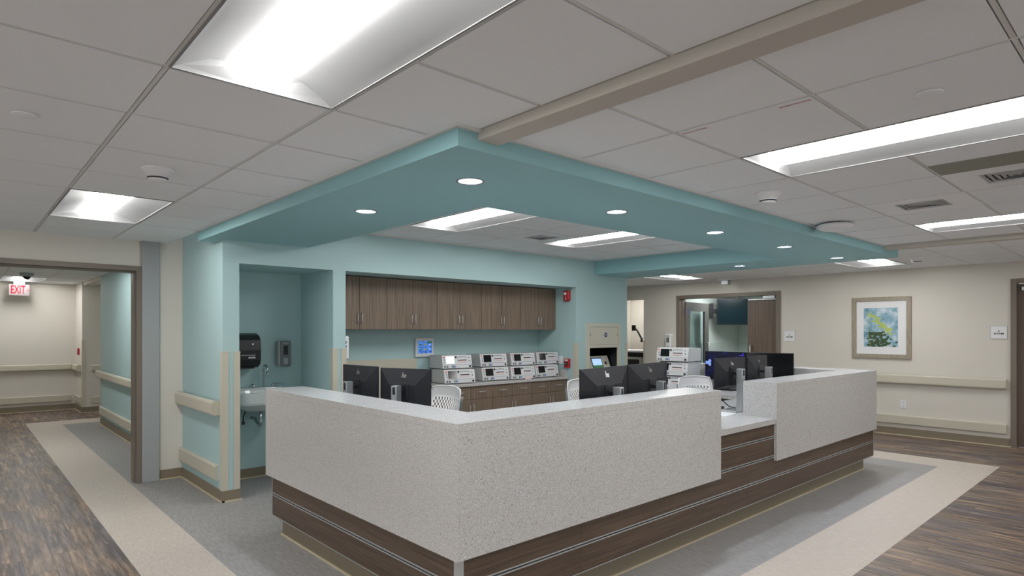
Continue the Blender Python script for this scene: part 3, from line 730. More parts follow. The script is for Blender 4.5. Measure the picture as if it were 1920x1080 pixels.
def base_cabinet():
    t = thing('base_cabinet', '', 'cabinet')
    obj('body', B().box(0, BW, BY+.02, YB-.001, .10, CT-.036).box(0, BW, BY+.08, YB-.001, 0, .10), M_WOODV, t)
    for k in (0, 1):
        x0, x1 = k*BW/2+.0028, (k+1)*BW/2-.0028
        d = obj('drawer', B().box(x0, x1, BY, BY+.019, .688, CT-.042, bev=.001, seg=1), M_WOODV, t)
        b = B(); c = (x0+x1)/2; handle_h(b, c-.058, c+.058, BY, .775); obj('handle', b, M_ALU, d)
        d = obj('door', B().box(x0, x1, BY, BY+.019, .105, .684, bev=.001, seg=1), M_WOODV, t)
        hx = x1-.025 if k == 0 else x0+.025
        b = B(); handle_v(b, hx, BY, .50, .62); obj('handle', b, M_ALU, d)
    return t
pb = base_cabinet()
for k in range(3):
    o = pb if k == 0 else dup(pb, (0, 0, 0))
    o.location = (BX0+k*BW, 0, 0); o['label'] = 'walnut base cabinet with two drawers over two doors, %s of three under the fetal monitors' % ('left', 'middle', 'right')[k]; o['group'] = 'base cabinets in the alcove'
t = thing('countertop', 'pale speckled countertop over the base cabinets in the alcove', 'countertop', (0, 0, 0))
obj('slab', B().box(2.49, C2-.002, 3.466, YB-.002, CT-.035, CT, bev=.002), M_QSIDE, t)
obj('side_splash', B().box(C2-.022, C2-.002, 3.50, YB-.03, CT, CT+.10), M_QSIDE, t); obj('back_splash', B().box(2.49, C2-.022, YB-.022, YB-.002, CT, CT+.10), M_QSIDE, t)

# ------------------------------------------------------------------ fetal monitors
def fetal():
    t = thing('fetal_monitor', '', 'medical monitor')
    w2, d_, h_ = .21, .37, .170
    prof = [(0.012, .004), (.0, .012), (.0, .046), (.006, .052), (.028, h_-.004), (.034, h_), (.36, h_-.004), (d_, h_-.02), (d_, .01), (d_-.01, .004)]
    b = B(); b.prism([(p, q) for p, q in prof], 'x', -w2+.003, w2-.003)
    obj('case', b, M_FETB, t)
    for sx_ in (-1, 1):
        for yy in (.04, .31): b = None
    obj('foot', B().box(-w2+.03, -w2+.06, .03, .06, -.004, .005).box(w2-.06, w2-.03, .03, .06, -.004, .005).box(-w2+.03, -w2+.06, .31, .34, -.004, .005).box(w2-.06, w2-.03, .31, .34, -.004, .005), M_BLACK, t)
    ang = math.atan2(.022, h_-.056)
    MF = Matrix.Translation((0, .0035, .052)) @ Matrix.Rotation(-ang, 4, 'X')   # local z up the sloping face, y into the case
    HF = .112
    b = B(); b.box(-w2-.002, w2+.002, -.008, .004, .0, HF+.004, M=MF, bev=.003); f = obj('front_panel', b, M_FET, t)
    b = B(); b.box(-w2-.002, w2+.002, -.008, .004, .006, .050, bev=.003); lf = obj('connector_panel', b, M_FET, t)
    obj('screen', B().box(-.160, -.040, -.0105, -.008, .010, .104, M=MF, bev=.001, seg=1), M_SCR, f)
    obj('soft_key', B().box(-.197, -.176, -.0105, -.008, .084, .100, M=MF), M_ORANGE, f)
    obj('side_key', B().cyl((-.183, -.011, .060), .009, .004, 'y', 12, M=MF).cyl((-.180, -.011, .030), .009, .004, 'y', 12, M=MF), M_CHG, f)
    obj('knob', B().cyl((-.020, -.018, .092), .012, .012, 'y', 16, M=MF), M_BLACK, f)
    b = B()
    for k in range(6):
        xx = .014+k*.023; b.box(xx-.006, xx+.006, -.0115, -.008, .083+.007*math.sin(PI*(k+.5)/6), .094+.007*math.sin(PI*(k+.5)/6), M=MF)
    obj('key_row', b, M_SOAP, f)
    b = B(); b.box(.002, .140, -.010, -.008, .022, .075, M=MF, bev=.001, seg=1); obj('paper_door', b, M_FET, f)
    obj('paper_slot', B().box(.008, .134, -.0118, -.0095, .046, .058, M=MF), M_INK, f)
    obj('paper', B().box(.014, .128, -.016, -.0135, .026, .046, M=MF), M_PINK, f)
    obj('side_key', B().cyl((.170, -.011, .082), .008, .004, 'y', 12, M=MF).cyl((.175, -.011, .045), .009, .004, 'y', 12, M=MF), M_CHG, f)
    obj('socket', B().cyl((-.180, -.012, .028), .013, .006, 'y', 16), M_SOAP, lf); obj('socket', B().cyl((-.145, -.012, .028), .013, .006, 'y', 16), M_SOAP, lf)
    obj('green_port', B().box(-.084, -.070, -.0105, -.008, .016, .042), M_GREEN, lf, 'green port'); obj('blue_port', B().box(-.062, -.048, -.0105, -.008, .016, .042), M_BLUEP, lf, 'blue port')
    obj('grey_port', B().box(-.040, -.030, -.0105, -.008, .016, .040), M_SOAP, lf); obj('power_dial', B().cyl((.180, -.013, .028), .013, .006, 'y', 16), M_BLACK, lf)
    return t
pf = fetal()
FM = [(2.735, 3.545, CT+.004, -10, 'bottom left fetal monitor on the alcove counter, nearest the desk monitors'), (3.37, 3.60, CT+.004, -6, 'fetal monitor in the bottom row, second from the left'),
      (3.805, 3.535, CT+.004, -3, 'fetal monitor in the bottom row, third, with paper hanging out'), (4.30, 3.57, CT+.004, -4, 'fetal monitor in the bottom row, rightmost beside the red pull station'),
      (2.80, 3.685, CT+.178, -8, 'fetal monitor with glare painted white on its screen, top of the left stack'), (3.42, 3.70, CT+.178, -7, 'fetal monitor in the top row, second from the left'),
      (3.92, 3.66, CT+.178, -4, 'fetal monitor in the top row, third from the left'), (4.40, 3.655, CT+.178, -2, 'fetal monitor in the top row, rightmost in the alcove')]
for k, (x, y, z, a, lb) in enumerate(FM):
    o = pf if k == 0 else dup(pf, (0, 0, 0))
    o.location = (x, y, z); o.rotation_euler = (0, 0, math.radians(a)); o['label'] = 'white '+lb; o['group'] = 'fetal monitors'
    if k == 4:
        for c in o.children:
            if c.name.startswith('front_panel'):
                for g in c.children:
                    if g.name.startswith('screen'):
                        g.data = g.data.copy(); g.data.materials[0] = M_SGLARE; g['label'] = 'bright white screen'
    if k == 2:
        for c in o.children:
            if c.name.startswith('front_panel'):
                obj('paper', B().box(.014, .128, -.022, -.020, -.012, .036), M_PINK, c)
# ------------------------------------------------------------------ desktop monitors
def monitor(w_, h_, name_label, big=False):
    """origin at base; back faces -Y locally, screen faces +Y"""
    t = thing('computer_monitor', name_label, 'computer monitor')
    zt = .50; zb = zt-h_; a = w_/2
    b = B(); b.box(-a, a, .0, .012, zb, zt, bev=.002)
    p = obj('panel', b, M_MONB, t)
    obj('screen', B().box(-a+.006, a-.006, .012, .0135, zb+.012, zt-.006), M_SCR, t)
    b = B()   # tapered rear housing
    rr = lambda q, i, z0_, z1_: [(-a*q, i, z0_), (a*q, i, z0_), (a*q, i, z1_), (-a*q, i, z1_)]
    c_ = (zt+zb)/2
    b.loft([rr(.99, 0, zb+.004, zt-.004), rr(.55, -.034, zb+.03, zt-.115), rr(.53, -.036, zb+.04, zt-.12)])
    obj('rear_cover', b, M_MONB, t)
    obj('mount_plate', B().box(-.06, .06, -.040, -.036, c_-.06, c_+.06, bev=.002), M_BLACK, t)
    Mx = Matrix.Translation((0, -.013, zt-.058)) @ Matrix.Rotation(math.radians(-16.5), 4, 'X')
    b = B(); s = h_/.33*.9
    for q in ((-.022, -.014, -.006, .030), (-.022, .0, -.012, -.004), (-.003, .005, -.012, .012), (.0, .022, .004, .012), (.014, .022, -.030, .012), (-.0, .022, -.012, -.005)):
        pass
    for (x0, x1, z0, z1, sk) in ((-.020, -.012, -.012, .034, 0), (-.012, .000, .008, .014, 0), (-.004, .004, -.012, .014, 0), (.006, .014, -.034, .014, 0), (.014, .024, .008, .014, 0), (.018, .025, -.012, .012, 0), (.012, .022, -.013, -.007, 0)):
        vs0 = len(b.bm.verts)
        b.prism([(x0*s+z0*.16*s, z0*s), (x1*s+z0*.16*s, z0*s), (x1*s+z1*.16*s, z1*s), (x0*s+z1*.16*s, z1*s)], 'y', -.0035, 0, M=Mx @ Matrix.Scale(-1, 4, (1, 0, 0)) if False else Mx)
    obj('logo', b, M_LOGO, t)
    obj('arm', B().box(-.02, .02, -.085, -.040, c_-.012, c_+.012, bev=.004), M_BLACK, t)
    b = B(); b.box(-.024, .024, -.136, -.075, .0, c_+.045, bev=.003); col = obj('stand_column', b, M_SOAPL if False else M_ALU, t)
    obj('cable_slot', B().box(-.012, .012, -.1375, -.1355, c_-.02, c_+.035), M_BLACK, col)
    obj('stand_base', B().box(-.12, .12, -.138, .05, 0, .010, bev=.004), M_ALU, t)
    return t
def place_mon(p, q, ztop, w_, h_, label, deskz=WZ):
    """top edge from p to q (as seen from the back side, p left, q right)"""
    dx, dy = q[0]-p[0], q[1]-p[1]; rz = math.atan2(dy, dx)
    t = monitor(w_, h_, label)
    t.location = ((p[0]+q[0])/2, (p[1]+q[1])/2, ztop-.50); t.rotation_euler = (0, 0, rz)
    t['group'] = 'computer monitors on the desk'
    dz = ztop-.50-deskz
    for c in t.children:   # stand reaches down to the worktop
        if c.name.startswith('stand_base'): c.location.z = -dz
        if c.name.startswith('stand_column'):
            zt_ = max(v.co.z for v in c.data.vertices)
            for v in c.data.vertices:
                if v.co.z < .05: v.co.z -= dz
    return t
place_mon((.475, 2.175), (.515, 1.685), 1.265, .49, .33, 'black desk monitor seen from behind, leftmost over the left wing')
place_mon((.535, 1.675), (.70, 1.25), 1.257, .46, .33, 'black desk monitor seen from behind, nearest the left chair')
mc_ = place_mon((1.22, .245), (1.855, .335), 1.281, .64, .36, 'black desk monitor seen from behind with its logo glint painted white, over the front wing')
for c in mc_.children:
    if c.name.startswith('logo'): c.data.materials[0] = M_WHITE; c['label'] = 'bright white logo'  # reflection on this logo painted in as plain white
place_mon((1.865, .335), (2.52, .43), 1.283, .66, .36, 'black desk monitor seen from behind, right one of the front wing pair')
e_ = place_mon((3.21, .384), (3.70, .334), 1.29, .49, .285, 'black desk monitor seen from behind with a full stand at the counter gap')
place_mon((3.715, .325), (4.234, .378), 1.295, .52, .30, 'black desk monitor seen from behind over the raised counter')
# two big screens facing the camera on the right wing
def big_screen(p, q, ztop, label, lit):
    dx, dy = q[0]-p[0], q[1]-p[1]; rz = math.atan2(dy, dx); w_ = math.hypot(dx, dy)
    t = thing('display_screen', label, 'computer monitor', ((p[0]+q[0])/2, (p[1]+q[1])/2, WZ), rz, 'large screens on the right wing')
    zt = ztop-WZ; a = w_/2
    obj('panel', B().box(-a, a, 0, .03, zt-.36, zt, bev=.003), M_BLACK, t)
    s = obj('screen', B().box(-a+.004, a-.004, -.002, 0, zt-.352, zt-.004), M_SNAVY if lit else M_SCR, t)
    obj('stand_column', B().box(-.03, .03, .03, .06, 0, zt-.12), M_BLACK, t); obj('stand_base', B().box(-.14, .14, -.06, .14, 0, .012, bev=.004), M_BLACK, t)
    if lit:
        b = B()
        for cx, cz in ((-a+.075, zt-.125), (-a+.075, zt-.165)):
            b.prism([(cx+.024*math.cos(k*PI/3), cz+.024*math.sin(k*PI/3)) for k in range(6)], 'y', -.003, -.002)
        b.box(-a+.012, -a+.055, -.003, -.002, zt-.165, zt-.128)
        obj('wallpaper_shape', b, M_SHEX, s)
        b = B(); b.box(a-.075, a-.025, -.003, -.002, zt-.045, zt-.034); b.box(a-.035, a-.02, -.003, -.002, zt-.045, zt-.014); b.box(a-.13, a-.118, -.003, -.002, zt-.085, zt-.06); b.box(a-.03, a-.018, -.003, -.002, zt-.27, zt-.235)
        obj('wallpaper_shape', b, M_SIND, s)
    return t
big_screen((5.279, 1.682), (5.194, 1.098), 1.28, 'large screen with a dark blue wallpaper of pale hexagons', True)
big_screen((5.20, 1.09), (5.341-.09, .605-.06), 1.28, 'large blank black screen, right of the lit one', False)
# cables, keyboard, paper at the counter gap
tag(obj('cable', B().tube([(3.36, .42, 1.02), (3.38, .45, .95), (3.42, .42, .89), (3.50, .40, .83), (3.62, .40, .806)], .005), M_BLACK), 'black cable hanging from the monitor at the counter gap', 'cable')
tag(obj('cable', B().tube([(3.33, .44, 1.0), (3.38, .5, .93), (3.48, .56, .86), (3.62, .62, .806)], .004), M_WHITE), 'white cable hanging behind the monitor at the counter gap', 'cable')
t = thing('keyboard', 'black keyboard lying flat at the counter gap', 'keyboard', (3.33, .52, WZ), math.radians(6))
obj('case', B().box(-.22, .22, -.07, .07, 0, .014, bev=.004), M_BLACK, t)
b = B()
for i in range(15):
    for j in range(5): b.box(-.21+i*.028, -.21+i*.028+.024, -.062+j*.025, -.062+j*.025+.021, .014, .020)
ko = obj('key', b, M_MONB, t); ko['kind'] = 'stuff'
tag(obj('paper_sheet', B().box(-.14, .14, -.105, .105, 0, .003), M_WHITE, loc=(3.14, .30, WZ), rot=(0, 0, math.radians(8))), 'white paper lying beside the keyboard at the counter gap', 'paper')

# ------------------------------------------------------------------ task chairs
def chair():
    """origin on the floor, sitter faces -Y; backrest at +Y"""
    t = thing('task_chair', '', 'chair')
    nx, nz = 24, 18; wd_ = .46; h0, h1 = .54, 1.02
    b = B(); g = {}
    def pos(i, j):
        u = i/nx*2-1; v = j/nz
        ww = (wd_/2)*(0.90+.13*math.sin(v*PI*.8)); zz = h0+(h1-h0)*v - .02*abs(u)**2.4*v
        y = .235 + .045*(1-u*u) + .07*v**1.6
        if v > .93: ww -= .010*((v-.93)/.07)**2
        return Vector((u*ww, y, zz))
    for i in range(nx+1):
        for j in range(nz+1): g[i, j] = b.bm.verts.new(pos(i, j))
    hole = []
    for i in range(nx):
        for j in range(nz):
            f = b.bm.faces.new((g[i, j], g[i+1, j], g[i+1, j+1], g[i, j+1])); f.smooth = True
            if 2 <= i < nx-2 and 1 <= j < nz-4 and (i+j) % 2 == 0: hole.append(f)
    r = bmesh.ops.inset_individual(b.bm, faces=hole, thickness=.0018)
    bmesh.ops.delete(b.bm, geom=hole, context='FACES')
    bmesh.ops.solidify(b.bm, geom=b.bm.faces, thickness=.006)
    obj('backrest', b, M_CHAIR, t)
    # rim tube: white edge and grey outer frame
    edge = [pos(0, j) for j in range(0, nz+1, 2)] + [pos(i, nz) for i in range(2, nx-1, 3)] + [pos(nx, j) for j in range(nz, -1, -2)]
    obj('back_rim', B().tube([p+Vector((0, -.002, 0)) for p in edge], .008, 8), M_CHAIR, t)
    edge2 = [p+Vector((0, .020, -.012)) for p in [pos(0, j) for j in range(0, nz, 2)]]; edge3 = [p+Vector((0, .020, -.012)) for p in [pos(nx, j) for j in range(0, nz, 2)]]
    obj('back_frame', B().tube(edge2, .011, 8), M_CHG, t); obj('back_frame', B().tube(edge3, .011, 8), M_CHG, t)
    obj('spine', B().tube([(0, .31, .62), (0, .33, .52), (0, .26, .42), (0, .12, .40)], [.02, .025, .03, .03], 10), M_CHG, t)
    obj('seat', B().box(-.24, .24, -.25, .22, .44, .50, bev=.028, seg=3), M_SOAP, t)
    obj('seat_pan', B().box(-.20, .20, -.18, .18, .40, .44, bev=.01), M_CHG, t)
    for sx_ in (-1, 1):
        a = obj('armrest', B().box(sx_*.29-.04, sx_*.29+.04, -.12, .14, .66, .69, bev=.012), M_SOAP, t)
        obj('arm_post', B().tube([(sx_*.29, .02, .66), (sx_*.29, .02, .50), (sx_*.27, .03, .43), (sx_*.18, .03, .42)], .014, 8), M_CHG, a)
    obj('gas_column', B().lathe([(.014, .40), (.014, .28), (.026, .28), (.026, .10)], n=16), M_CHG, t)
    for k in range(5):
        a = 2*PI*k/5+.3; ex, ey = .29*math.cos(a), .29*math.sin(a)
        l = obj('leg', B().tube([(0, 0, .11), (ex*.5, ey*.5, .095), (ex, ey, .068)], [.026, .02, .014], 8), M_CHG, t)
        obj('caster', B().cyl((ex-.01, ey, .027), .027, .02, 'x', 16).tube([(ex, ey, .05), (ex, ey, .075)], .008, 8), M_BLACK, l)
    return t
pc = chair()
CH = [((1.53, 2.19), 90, 'white perforated-back task chair beside the left pair of monitors'), ((3.09, 1.86), 3, 'white perforated-back task chair half hidden behind the monitor with the painted logo glint'),
      ((4.36, 1.28), 19, 'white perforated-back task chair in front of the stacked fetal monitors')]
for k, ((x, y), a, lb) in enumerate(CH):
    o = pc if k == 0 else dup(pc, (0, 0, 0))
    # backrest centre lands at (x,y)
    r_ = math.radians(a); off = Vector((0, .30, 0)); off.rotate(Matrix.Rotation(-r_, 3, 'Z'))
    o.location = (x-off.x, y-off.y, 0); o.rotation_euler = (0, 0, -r_); o['label'] = lb; o['group'] = 'white task chairs behind the desk'

for k in range(3):
    o = dup(pf, (4.72, 1.83-.01*k, WZ+.005+k*.176), math.radians(-84), 'white fetal monitor on the right wing, %s in the stack of three behind the chair' % ('lowest', 'middle', 'topmost')[k], 'fetal monitors')

# ------------------------------------------------------------------ sink alcove
SXc = .42
t = thing('wall_sink', 'white wall-hung hand sink in the teal alcove', 'sink', (SXc, YB, 0))
b = B(); zr = .93
def ell(a_, c_, z, yo, n=32, e=.32):
    P = []
    for k in range(n):
        an = 2*PI*(k+.5)/n; x = math.cos(an); y = math.sin(an)
        x = math.copysign(abs(x)**e, x)*a_; y = math.copysign(abs(y)**e, y)*c_
        P.append((x, min(y+yo, -.001), z))
    return P
b.loft([ell(.15, .12, zr-.20, -.20, e=.7), ell(.25, .21, zr-.145, -.23, e=.5), ell(.278, .245, zr-.12, -.25), ell(.283, .25, zr-.10, -.255), ell(.290, .255, zr-.005, -.255), ell(.285, .25, zr, -.255), ell(.225, .155, zr-.002, -.295, e=.5), ell(.19, .12, zr-.09, -.29, e=.7), ell(.05, .04, zr-.12, -.29, e=1)], smooth=False)
obj('basin', b, M_PORC, t)
obj('back_ledge', B().box(-.28, .28, -.11, -.001, zr-.05, zr+.018, bev=.01), M_PORC, t)
fx = .10
f = obj('faucet', B().tube([(fx, -.06, zr+.02), (fx, -.06, zr+.20)] + [(fx, -.06-.055*(1-math.cos(a)), zr+.20+.055*math.sin(a)) for a in (0.3, .7, 1.1, 1.57, 2.0, 2.5, 3.0)] + [(fx, -.172, zr+.17)], .010, 10), M_CHROME, t)
obj('spout_tip', B().cyl((fx, -.172, zr+.145), .013, .03), M_CHROME, f)
for sx_ in (-1, 1):
    h_ = obj('lever_handle', B().cyl((fx+sx_*.10-.0, -.06, zr+.015), .018, .035).tube([(fx+sx_*.10, -.06, zr+.05), (fx+sx_*.14, -.10, zr+.055), (fx+sx_*.17, -.16, zr+.06)], .006, 8), M_CHROME, t)
obj('drain_pipe', B().tube([(0, -.26, zr-.19), (0, -.26, zr-.32), (0, -.22, zr-.36), (0, -.15, zr-.33), (0, -.10, zr-.30), (0, -.001, zr-.30)], .018, 10), M_CHROME, t)
obj('supply_hose', B().tube([(-.10, -.01, zr-.34), (-.10, -.05, zr-.34), (-.12, -.10, zr-.28), (-.09, -.12, zr-.18)], .006, 8), M_BLACK, t)
obj('shutoff_valve', B().cyl((-.10, -.03, zr-.36), .014, .04).cyl((-.10, -.05, zr-.345), .018, .01, 'y'), M_CHROME, t)
t = thing('paper_towel_dispenser', 'black paper towel dispenser on the sink alcove wall', 'towel dispenser', (.29, YB, 1.165))
w2 = .15; hh = .35
P = [(-.001, 0), (-.16, 0), (-.20, .02), (-.225, .08), (-.23, .18), (-.215, .28), (-.18, .33), (-.12, hh), (-.001, hh)]
b = B(); b.prism(P, 'x', -w2, w2); bmesh.ops.bevel(b.bm, geom=[e for e in b.bm.edges if abs(e.verts[0].co.x-e.verts[1].co.x) < 1e-5], offset=.014, segments=3, affect='EDGES')
obj('cover', b, M_BLACK, t); obj('outlet_lip', B().box(-.10, .10, -.17, -.02, -.012, .001), M_BLACK, t)
obj('lock', B().cyl((.06, -.236, .24), .010, .012, 'y'), M_ALU, t); obj('mark', B().box(-.05, .09, -.228, -.2255, .125, .13).box(.02, .09, -.227, -.2245, .095, .11), M_ALU, t)
t = thing('soap_dispenser', 'grey and silver soap dispenser on the sink alcove wall', 'soap dispenser', (.735, YB, 1.165))
obj('housing', B().box(-.075, .075, -.10, -.001, 0, .265, bev=.02, seg=3), M_SOAPL, t)
fr = obj('front_cover', B().box(-.052, .058, -.112, -.095, -.004, .27, bev=.006), M_SOAP, t)
obj('window', B().box(-.022, .028, -.1135, -.1115, .12, .215), M_BLACK, fr); obj('push_bar', B().box(-.02, .026, -.118, -.1115, .02, .085, bev=.003), M_SOAPL, fr)
obj('mark', B().box(-.028, .034, -.1128, -.1115, .238, .248), M_SOAPL, fr)
# sanitizers
def sanitizer(name_label, loc, rz):
    t = thing('sanitizer_dispenser', name_label, 'sanitizer dispenser', loc, rz, 'white sanitizer dispensers')
    obj('housing', B().box(-.06, .06, -.10, -.001, 0, .25, bev=.018, seg=3), M_WHITE, t)
    obj('window', B().box(-.03, .03, -.1015, -.0995, .09, .19), M_SOAP, t); obj('nozzle', B().box(-.02, .02, -.09, -.04, -.012, .003), M_SOAP, t)
    text('lettering', 'PURELL', .030, M_BLUE, t, (0, -.1005, .215), (PI/2, 0, 0), ext=.0005, bold=.0008)
    text('side_lettering', 'PURELL', .042, M_BLUE, t, (-.0605, -.05, .13), (PI/2, PI/2, -PI/2), ext=.0005, bold=.0012)
    return t
# mounted on the left jamb of the cabinet alcove (faces +X), its end faces the camera
s1 = sanitizer('white sanitizer dispenser on the side of the cabinet alcove', (C1, 3.50, 1.235), PI/2)
s2 = sanitizer('white sanitizer dispenser on the cream wall left of the double doorway', (XF, 4.26, 1.222), -PI/2)
t = thing('wall_tablet', 'white framed wall tablet with a blue screen under the wall cabinets', 'tablet', (2.577, YB, 1.205))
obj('frame', B().box(-.14, .14, -.035, -.001, 0, .245, bev=.008), M_FET, t)
s = obj('screen', B().box(-.108, .108, -.0365, -.0345, .045, .205), M_SBLUE, t)
obj('screen_button', B().box(.03, .105, -.0375, -.0363, .178, .2), M_SGRN, s)
for i in range(3):
    for j in range(2):
        cx, cz = -.072+i*.072, .150-j*.062
        m_ = (M_SGRN, mat('lit_olive_%d%d' % (i, j), (150, 150, 40), .4, emis=.5, ecol=(150, 150, 40)), M_SHEX)[i]
        obj('icon', B().prism([(cx+.022*math.cos(a*PI/6), cz+.022*math.sin(a*PI/6)*.8) for a in range(7)], 'y', -.0375, -.0363), m_, s)
        obj('icon', B().box(cx+.002, cx+.022, -.0375, -.0363, cz-.03, cz-.018), M_BLUE, s)
t = thing('outlet_plate', 'white outlet plate low on the side wall of the cabinet alcove', 'outlet', (C2, 3.62, 1.06), -PI/2, 'white outlet plates')
obj('plate', B().box(-.038, .038, -.006, 0, 0, .115, bev=.002), M_WHITE, t)
t = thing('fire_alarm_strobe', 'red fire alarm strobe high beside the wall cabinets', 'fire alarm', (C2, 3.475, 1.965), -PI/2)
obj('body', B().box(-.055, .055, -.06, -.001, 0, .15, bev=.022, seg=4), M_RED, t); obj('strobe_lens', B().box(-.02, .02, -.085, -.058, .085, .125, bev=.008), M_GLASS if False else M_WHITE, t)
text('lettering', 'FIRE', .035, M_WHITE, t, (0.0, -.061, .045), (PI/2, PI/2, 0), ext=.0006)
t = thing('fire_pull_station', 'red fire alarm pull station beside the cream corner guard', 'fire alarm', (C2, 3.475, 1.01), -PI/2)
obj('body', B().box(-.045, .045, -.045, -.001, 0, .13, bev=.005), M_RED, t); obj('pull_handle', B().box(-.028, .028, -.055, -.044, .035, .085, bev=.003), M_BLACK, t); obj('plate', B().box(-.03, .03, -.0465, -.044, .095, .12), M_PINK, t)
text('lettering', 'PULL', .018, M_WHITE, t, (0, -.056, .06), (PI/2, 0, 0), ext=.0005)

# ------------------------------------------------------------------ medication cabinet in the teal wall
t = thing('medication_cabinet', 'cream medication dispensing cabinet set into the teal wall', 'medication cabinet', (4.844, W, 0))
wc = .793
b = B(); b.box(0, .07, -.02, .02, 0, 1.649); b.box(wc-.07, wc, -.02, .02, 0, 1.649); b.box(.07, wc-.07, -.02, .02, 1.60, 1.649); obj('frame', b, M_CASE, t)
d = obj('upper_door', B().box(.075, wc-.075, -.022, .0, 1.33, 1.595, bev=.002), M_CASE, t)
obj('hinge', B().box(.076, .086, -.026, -.020, 1.46, 1.50), M_CHG, d); obj('latch', B().box(wc-.086, wc-.078, -.026, -.020, 1.46, 1.50), M_CHG, d)
b = B(); b.lathe([(.033, -.026), (.033, -.022)], (0.43, 0, 1.478), 24, 'y'); obj('badge', b, M_BLUE, d, 'round blue badge')
obj('badge_mark', B().box(.41, .45, -.0268, -.0258, 1.474, 1.483), M_WHITE, d)
obj('cross_bar', B().box(.07, wc-.07, -.02, .01, 1.29, 1.328), M_CASE, t)
b = B(); b.box(.075, wc-.075, .60, .62, 0, 1.30); b.box(.075, .08, .0, .6, 0, 1.30); b.box(wc-.08, wc-.075, 0, .6, 0, 1.30); b.box(.075, wc-.075, 0, .6, 1.285, 1.29); obj('recess_liner', b, M_BLACK, t)
obj('cabinet_body', B().box(.085, wc-.085, .04, .58, .1, .93, bev=.004), M_CASE, t)
for k in range(5): obj('drawer', B().box(.10, wc-.10, .03, .041, .12+k*.16, .265+k*.16, bev=.002), M_CASE, t)
MC = Matrix.Translation((.21, .06, .93)) @ Matrix.Rotation(math.radians(-22), 4, 'X')
c = obj('console', B().box(0, .47, 0, .06, -.01, .25, bev=.006, M=MC), M_CASE, t)
s = obj('screen', B().box(.06, .30, -.004, .0, .03, .22, M=MC), M_BLACK, c)
obj('display', B().box(.075, .285, -.006, -.004, .10, .205, M=MC), M_SLIGHT, s); obj('green_bar', B().box(.075, .285, -.006, -.004, .065, .10, M=MC), M_SGRN, s, 'green bar'); obj('blue_bar', B().box(.075, .285, -.006, -.004, .04, .062, M=MC), M_BLUEP, s, 'blue bar')
obj('fingerprint_reader', B().box(.355, .40, -.006, 0, .11, .155, M=MC), M_BLACK, c)

# ------------------------------------------------------------------ right wall items
t = thing('framed_picture', 'framed fern print in a weathered wood frame on the cream wall', 'picture', (XF, .591, 1.129), -PI/2)
fw, fh, fb = .79, .919, .06; a = fw/2
b = B()
b.prism([(-a, 0), (a, 0), (a-fb, fb), (-a+fb, fb)], 'y', -.030, -.001); b.prism([(-a, fh), (a, fh), (a-fb, fh-fb), (-a+fb, fh-fb)], 'y', -.030, -.001)
b.prism([(-a, 0), (-a+fb, fb), (-a+fb, fh-fb), (-a, fh)], 'y', -.030, -.001); b.prism([(a, 0), (a-fb, fb), (a-fb, fh-fb), (a, fh)], 'y', -.030, -.001)
obj('frame', b, M_PICF, t)
obj('mat_board', B().box(-a+fb, a-fb, -.014, -.001, fb, fh-fb), M_MAT, t)
# frame local x runs from the far (left in photo) to the near side
px0, px1, pz0, pz1 = -.235, .225, .17, .755
pr = obj('print', B().box(px0, px1, -.0155, -.0139, pz0, pz1), M_PICB, t)
random.seed(3)
def leaves(name, pts, m):
    b = B()
    for (u, v, r) in pts:
        cx, cz = px0+(px1-px0)*u, pz0+(pz1-pz0)*v; an = random.uniform(-.6, .6)
        P = []
        for k in range(8):
            q = 2*PI*k/8; x, z = r*math.cos(q), r*.62*math.sin(q); P.append((min(px1, max(px0, cx+x*math.cos(an)-z*math.sin(an))), min(pz1, max(pz0, cz+x*math.sin(an)+z*math.cos(an)))))
        b.prism(P, 'y', -.0162-random.random()*.0003, -.0155)
    return obj(name, b, m, pr)
lime = [(.2+.62*q+random.uniform(-.06, .06), .82-.42*q+random.uniform(-.11, .07), random.uniform(.014, .023)) for q in [k/55 for k in range(56)]]
dark = [(random.uniform(.14, .3+.5*(1-v)), v, random.uniform(.020, .031)) for v in [random.uniform(.02, .38) for _ in range(80)]] + [(.97, .12, .02), (.62, .30, .02), (.72, .25, .022), (.8, .2, .018), (.6, .06, .02), (.9, .02, .02)]
leaves('dark_leaves', dark, M_LEAFD); leaves('lime_leaves', lime, M_LEAFL)
st = [(px0+(px1-px0)*(.13-.05*math.sin(q*PI)+.09*(1-q)), -.0160, pz0+(pz1-pz0)*q) for q in [k/10 for k in range(11)]]
obj('stem', B().tube(st, .0022, 6), M_LEAFL, pr)
def sign(y0, y1, z0, z1, num, label):
    t = thing('room_sign', label, 'room sign', (XF, (y0+y1)/2, z0), -PI/2, 'white exam room signs')
    a = abs(y1-y0)/2; h_ = z1-z0
    obj('border', B().box(-a, a, -.006, -.001, 0, h_), M_SOAPL, t); obj('plate', B().box(-a+.004, a-.004, -.009, -.006, .004, h_-.004, bev=.001, seg=1), M_WHITE, t)
    text('number', num, .03, M_INK, t, (0, -.0095, h_*.60), (PI/2, 0, 0), ext=.0006, bold=.001); text('lettering', 'EXAM', .032, M_INK, t, (0, -.0095, h_*.40), (PI/2, 0, 0), ext=.0006, bold=.001, sx=1.25)
sign(2.053, 1.868, 1.365, 1.542, '9', 'small square exam sign right of the double doorway')
sign(-.725, -.906, 1.43, 1.606, '8', 'small square exam sign left of the walnut door at the right edge')
t = thing('wall_outlet', 'white wall outlet between handrail and crash rail under the picture', 'outlet', (XF, .30, .40), -PI/2, 'white outlet plates')
obj('plate', B().box(-.037, .037, -.006, -.001, 0, .117, bev=.002), M_WHITE, t)
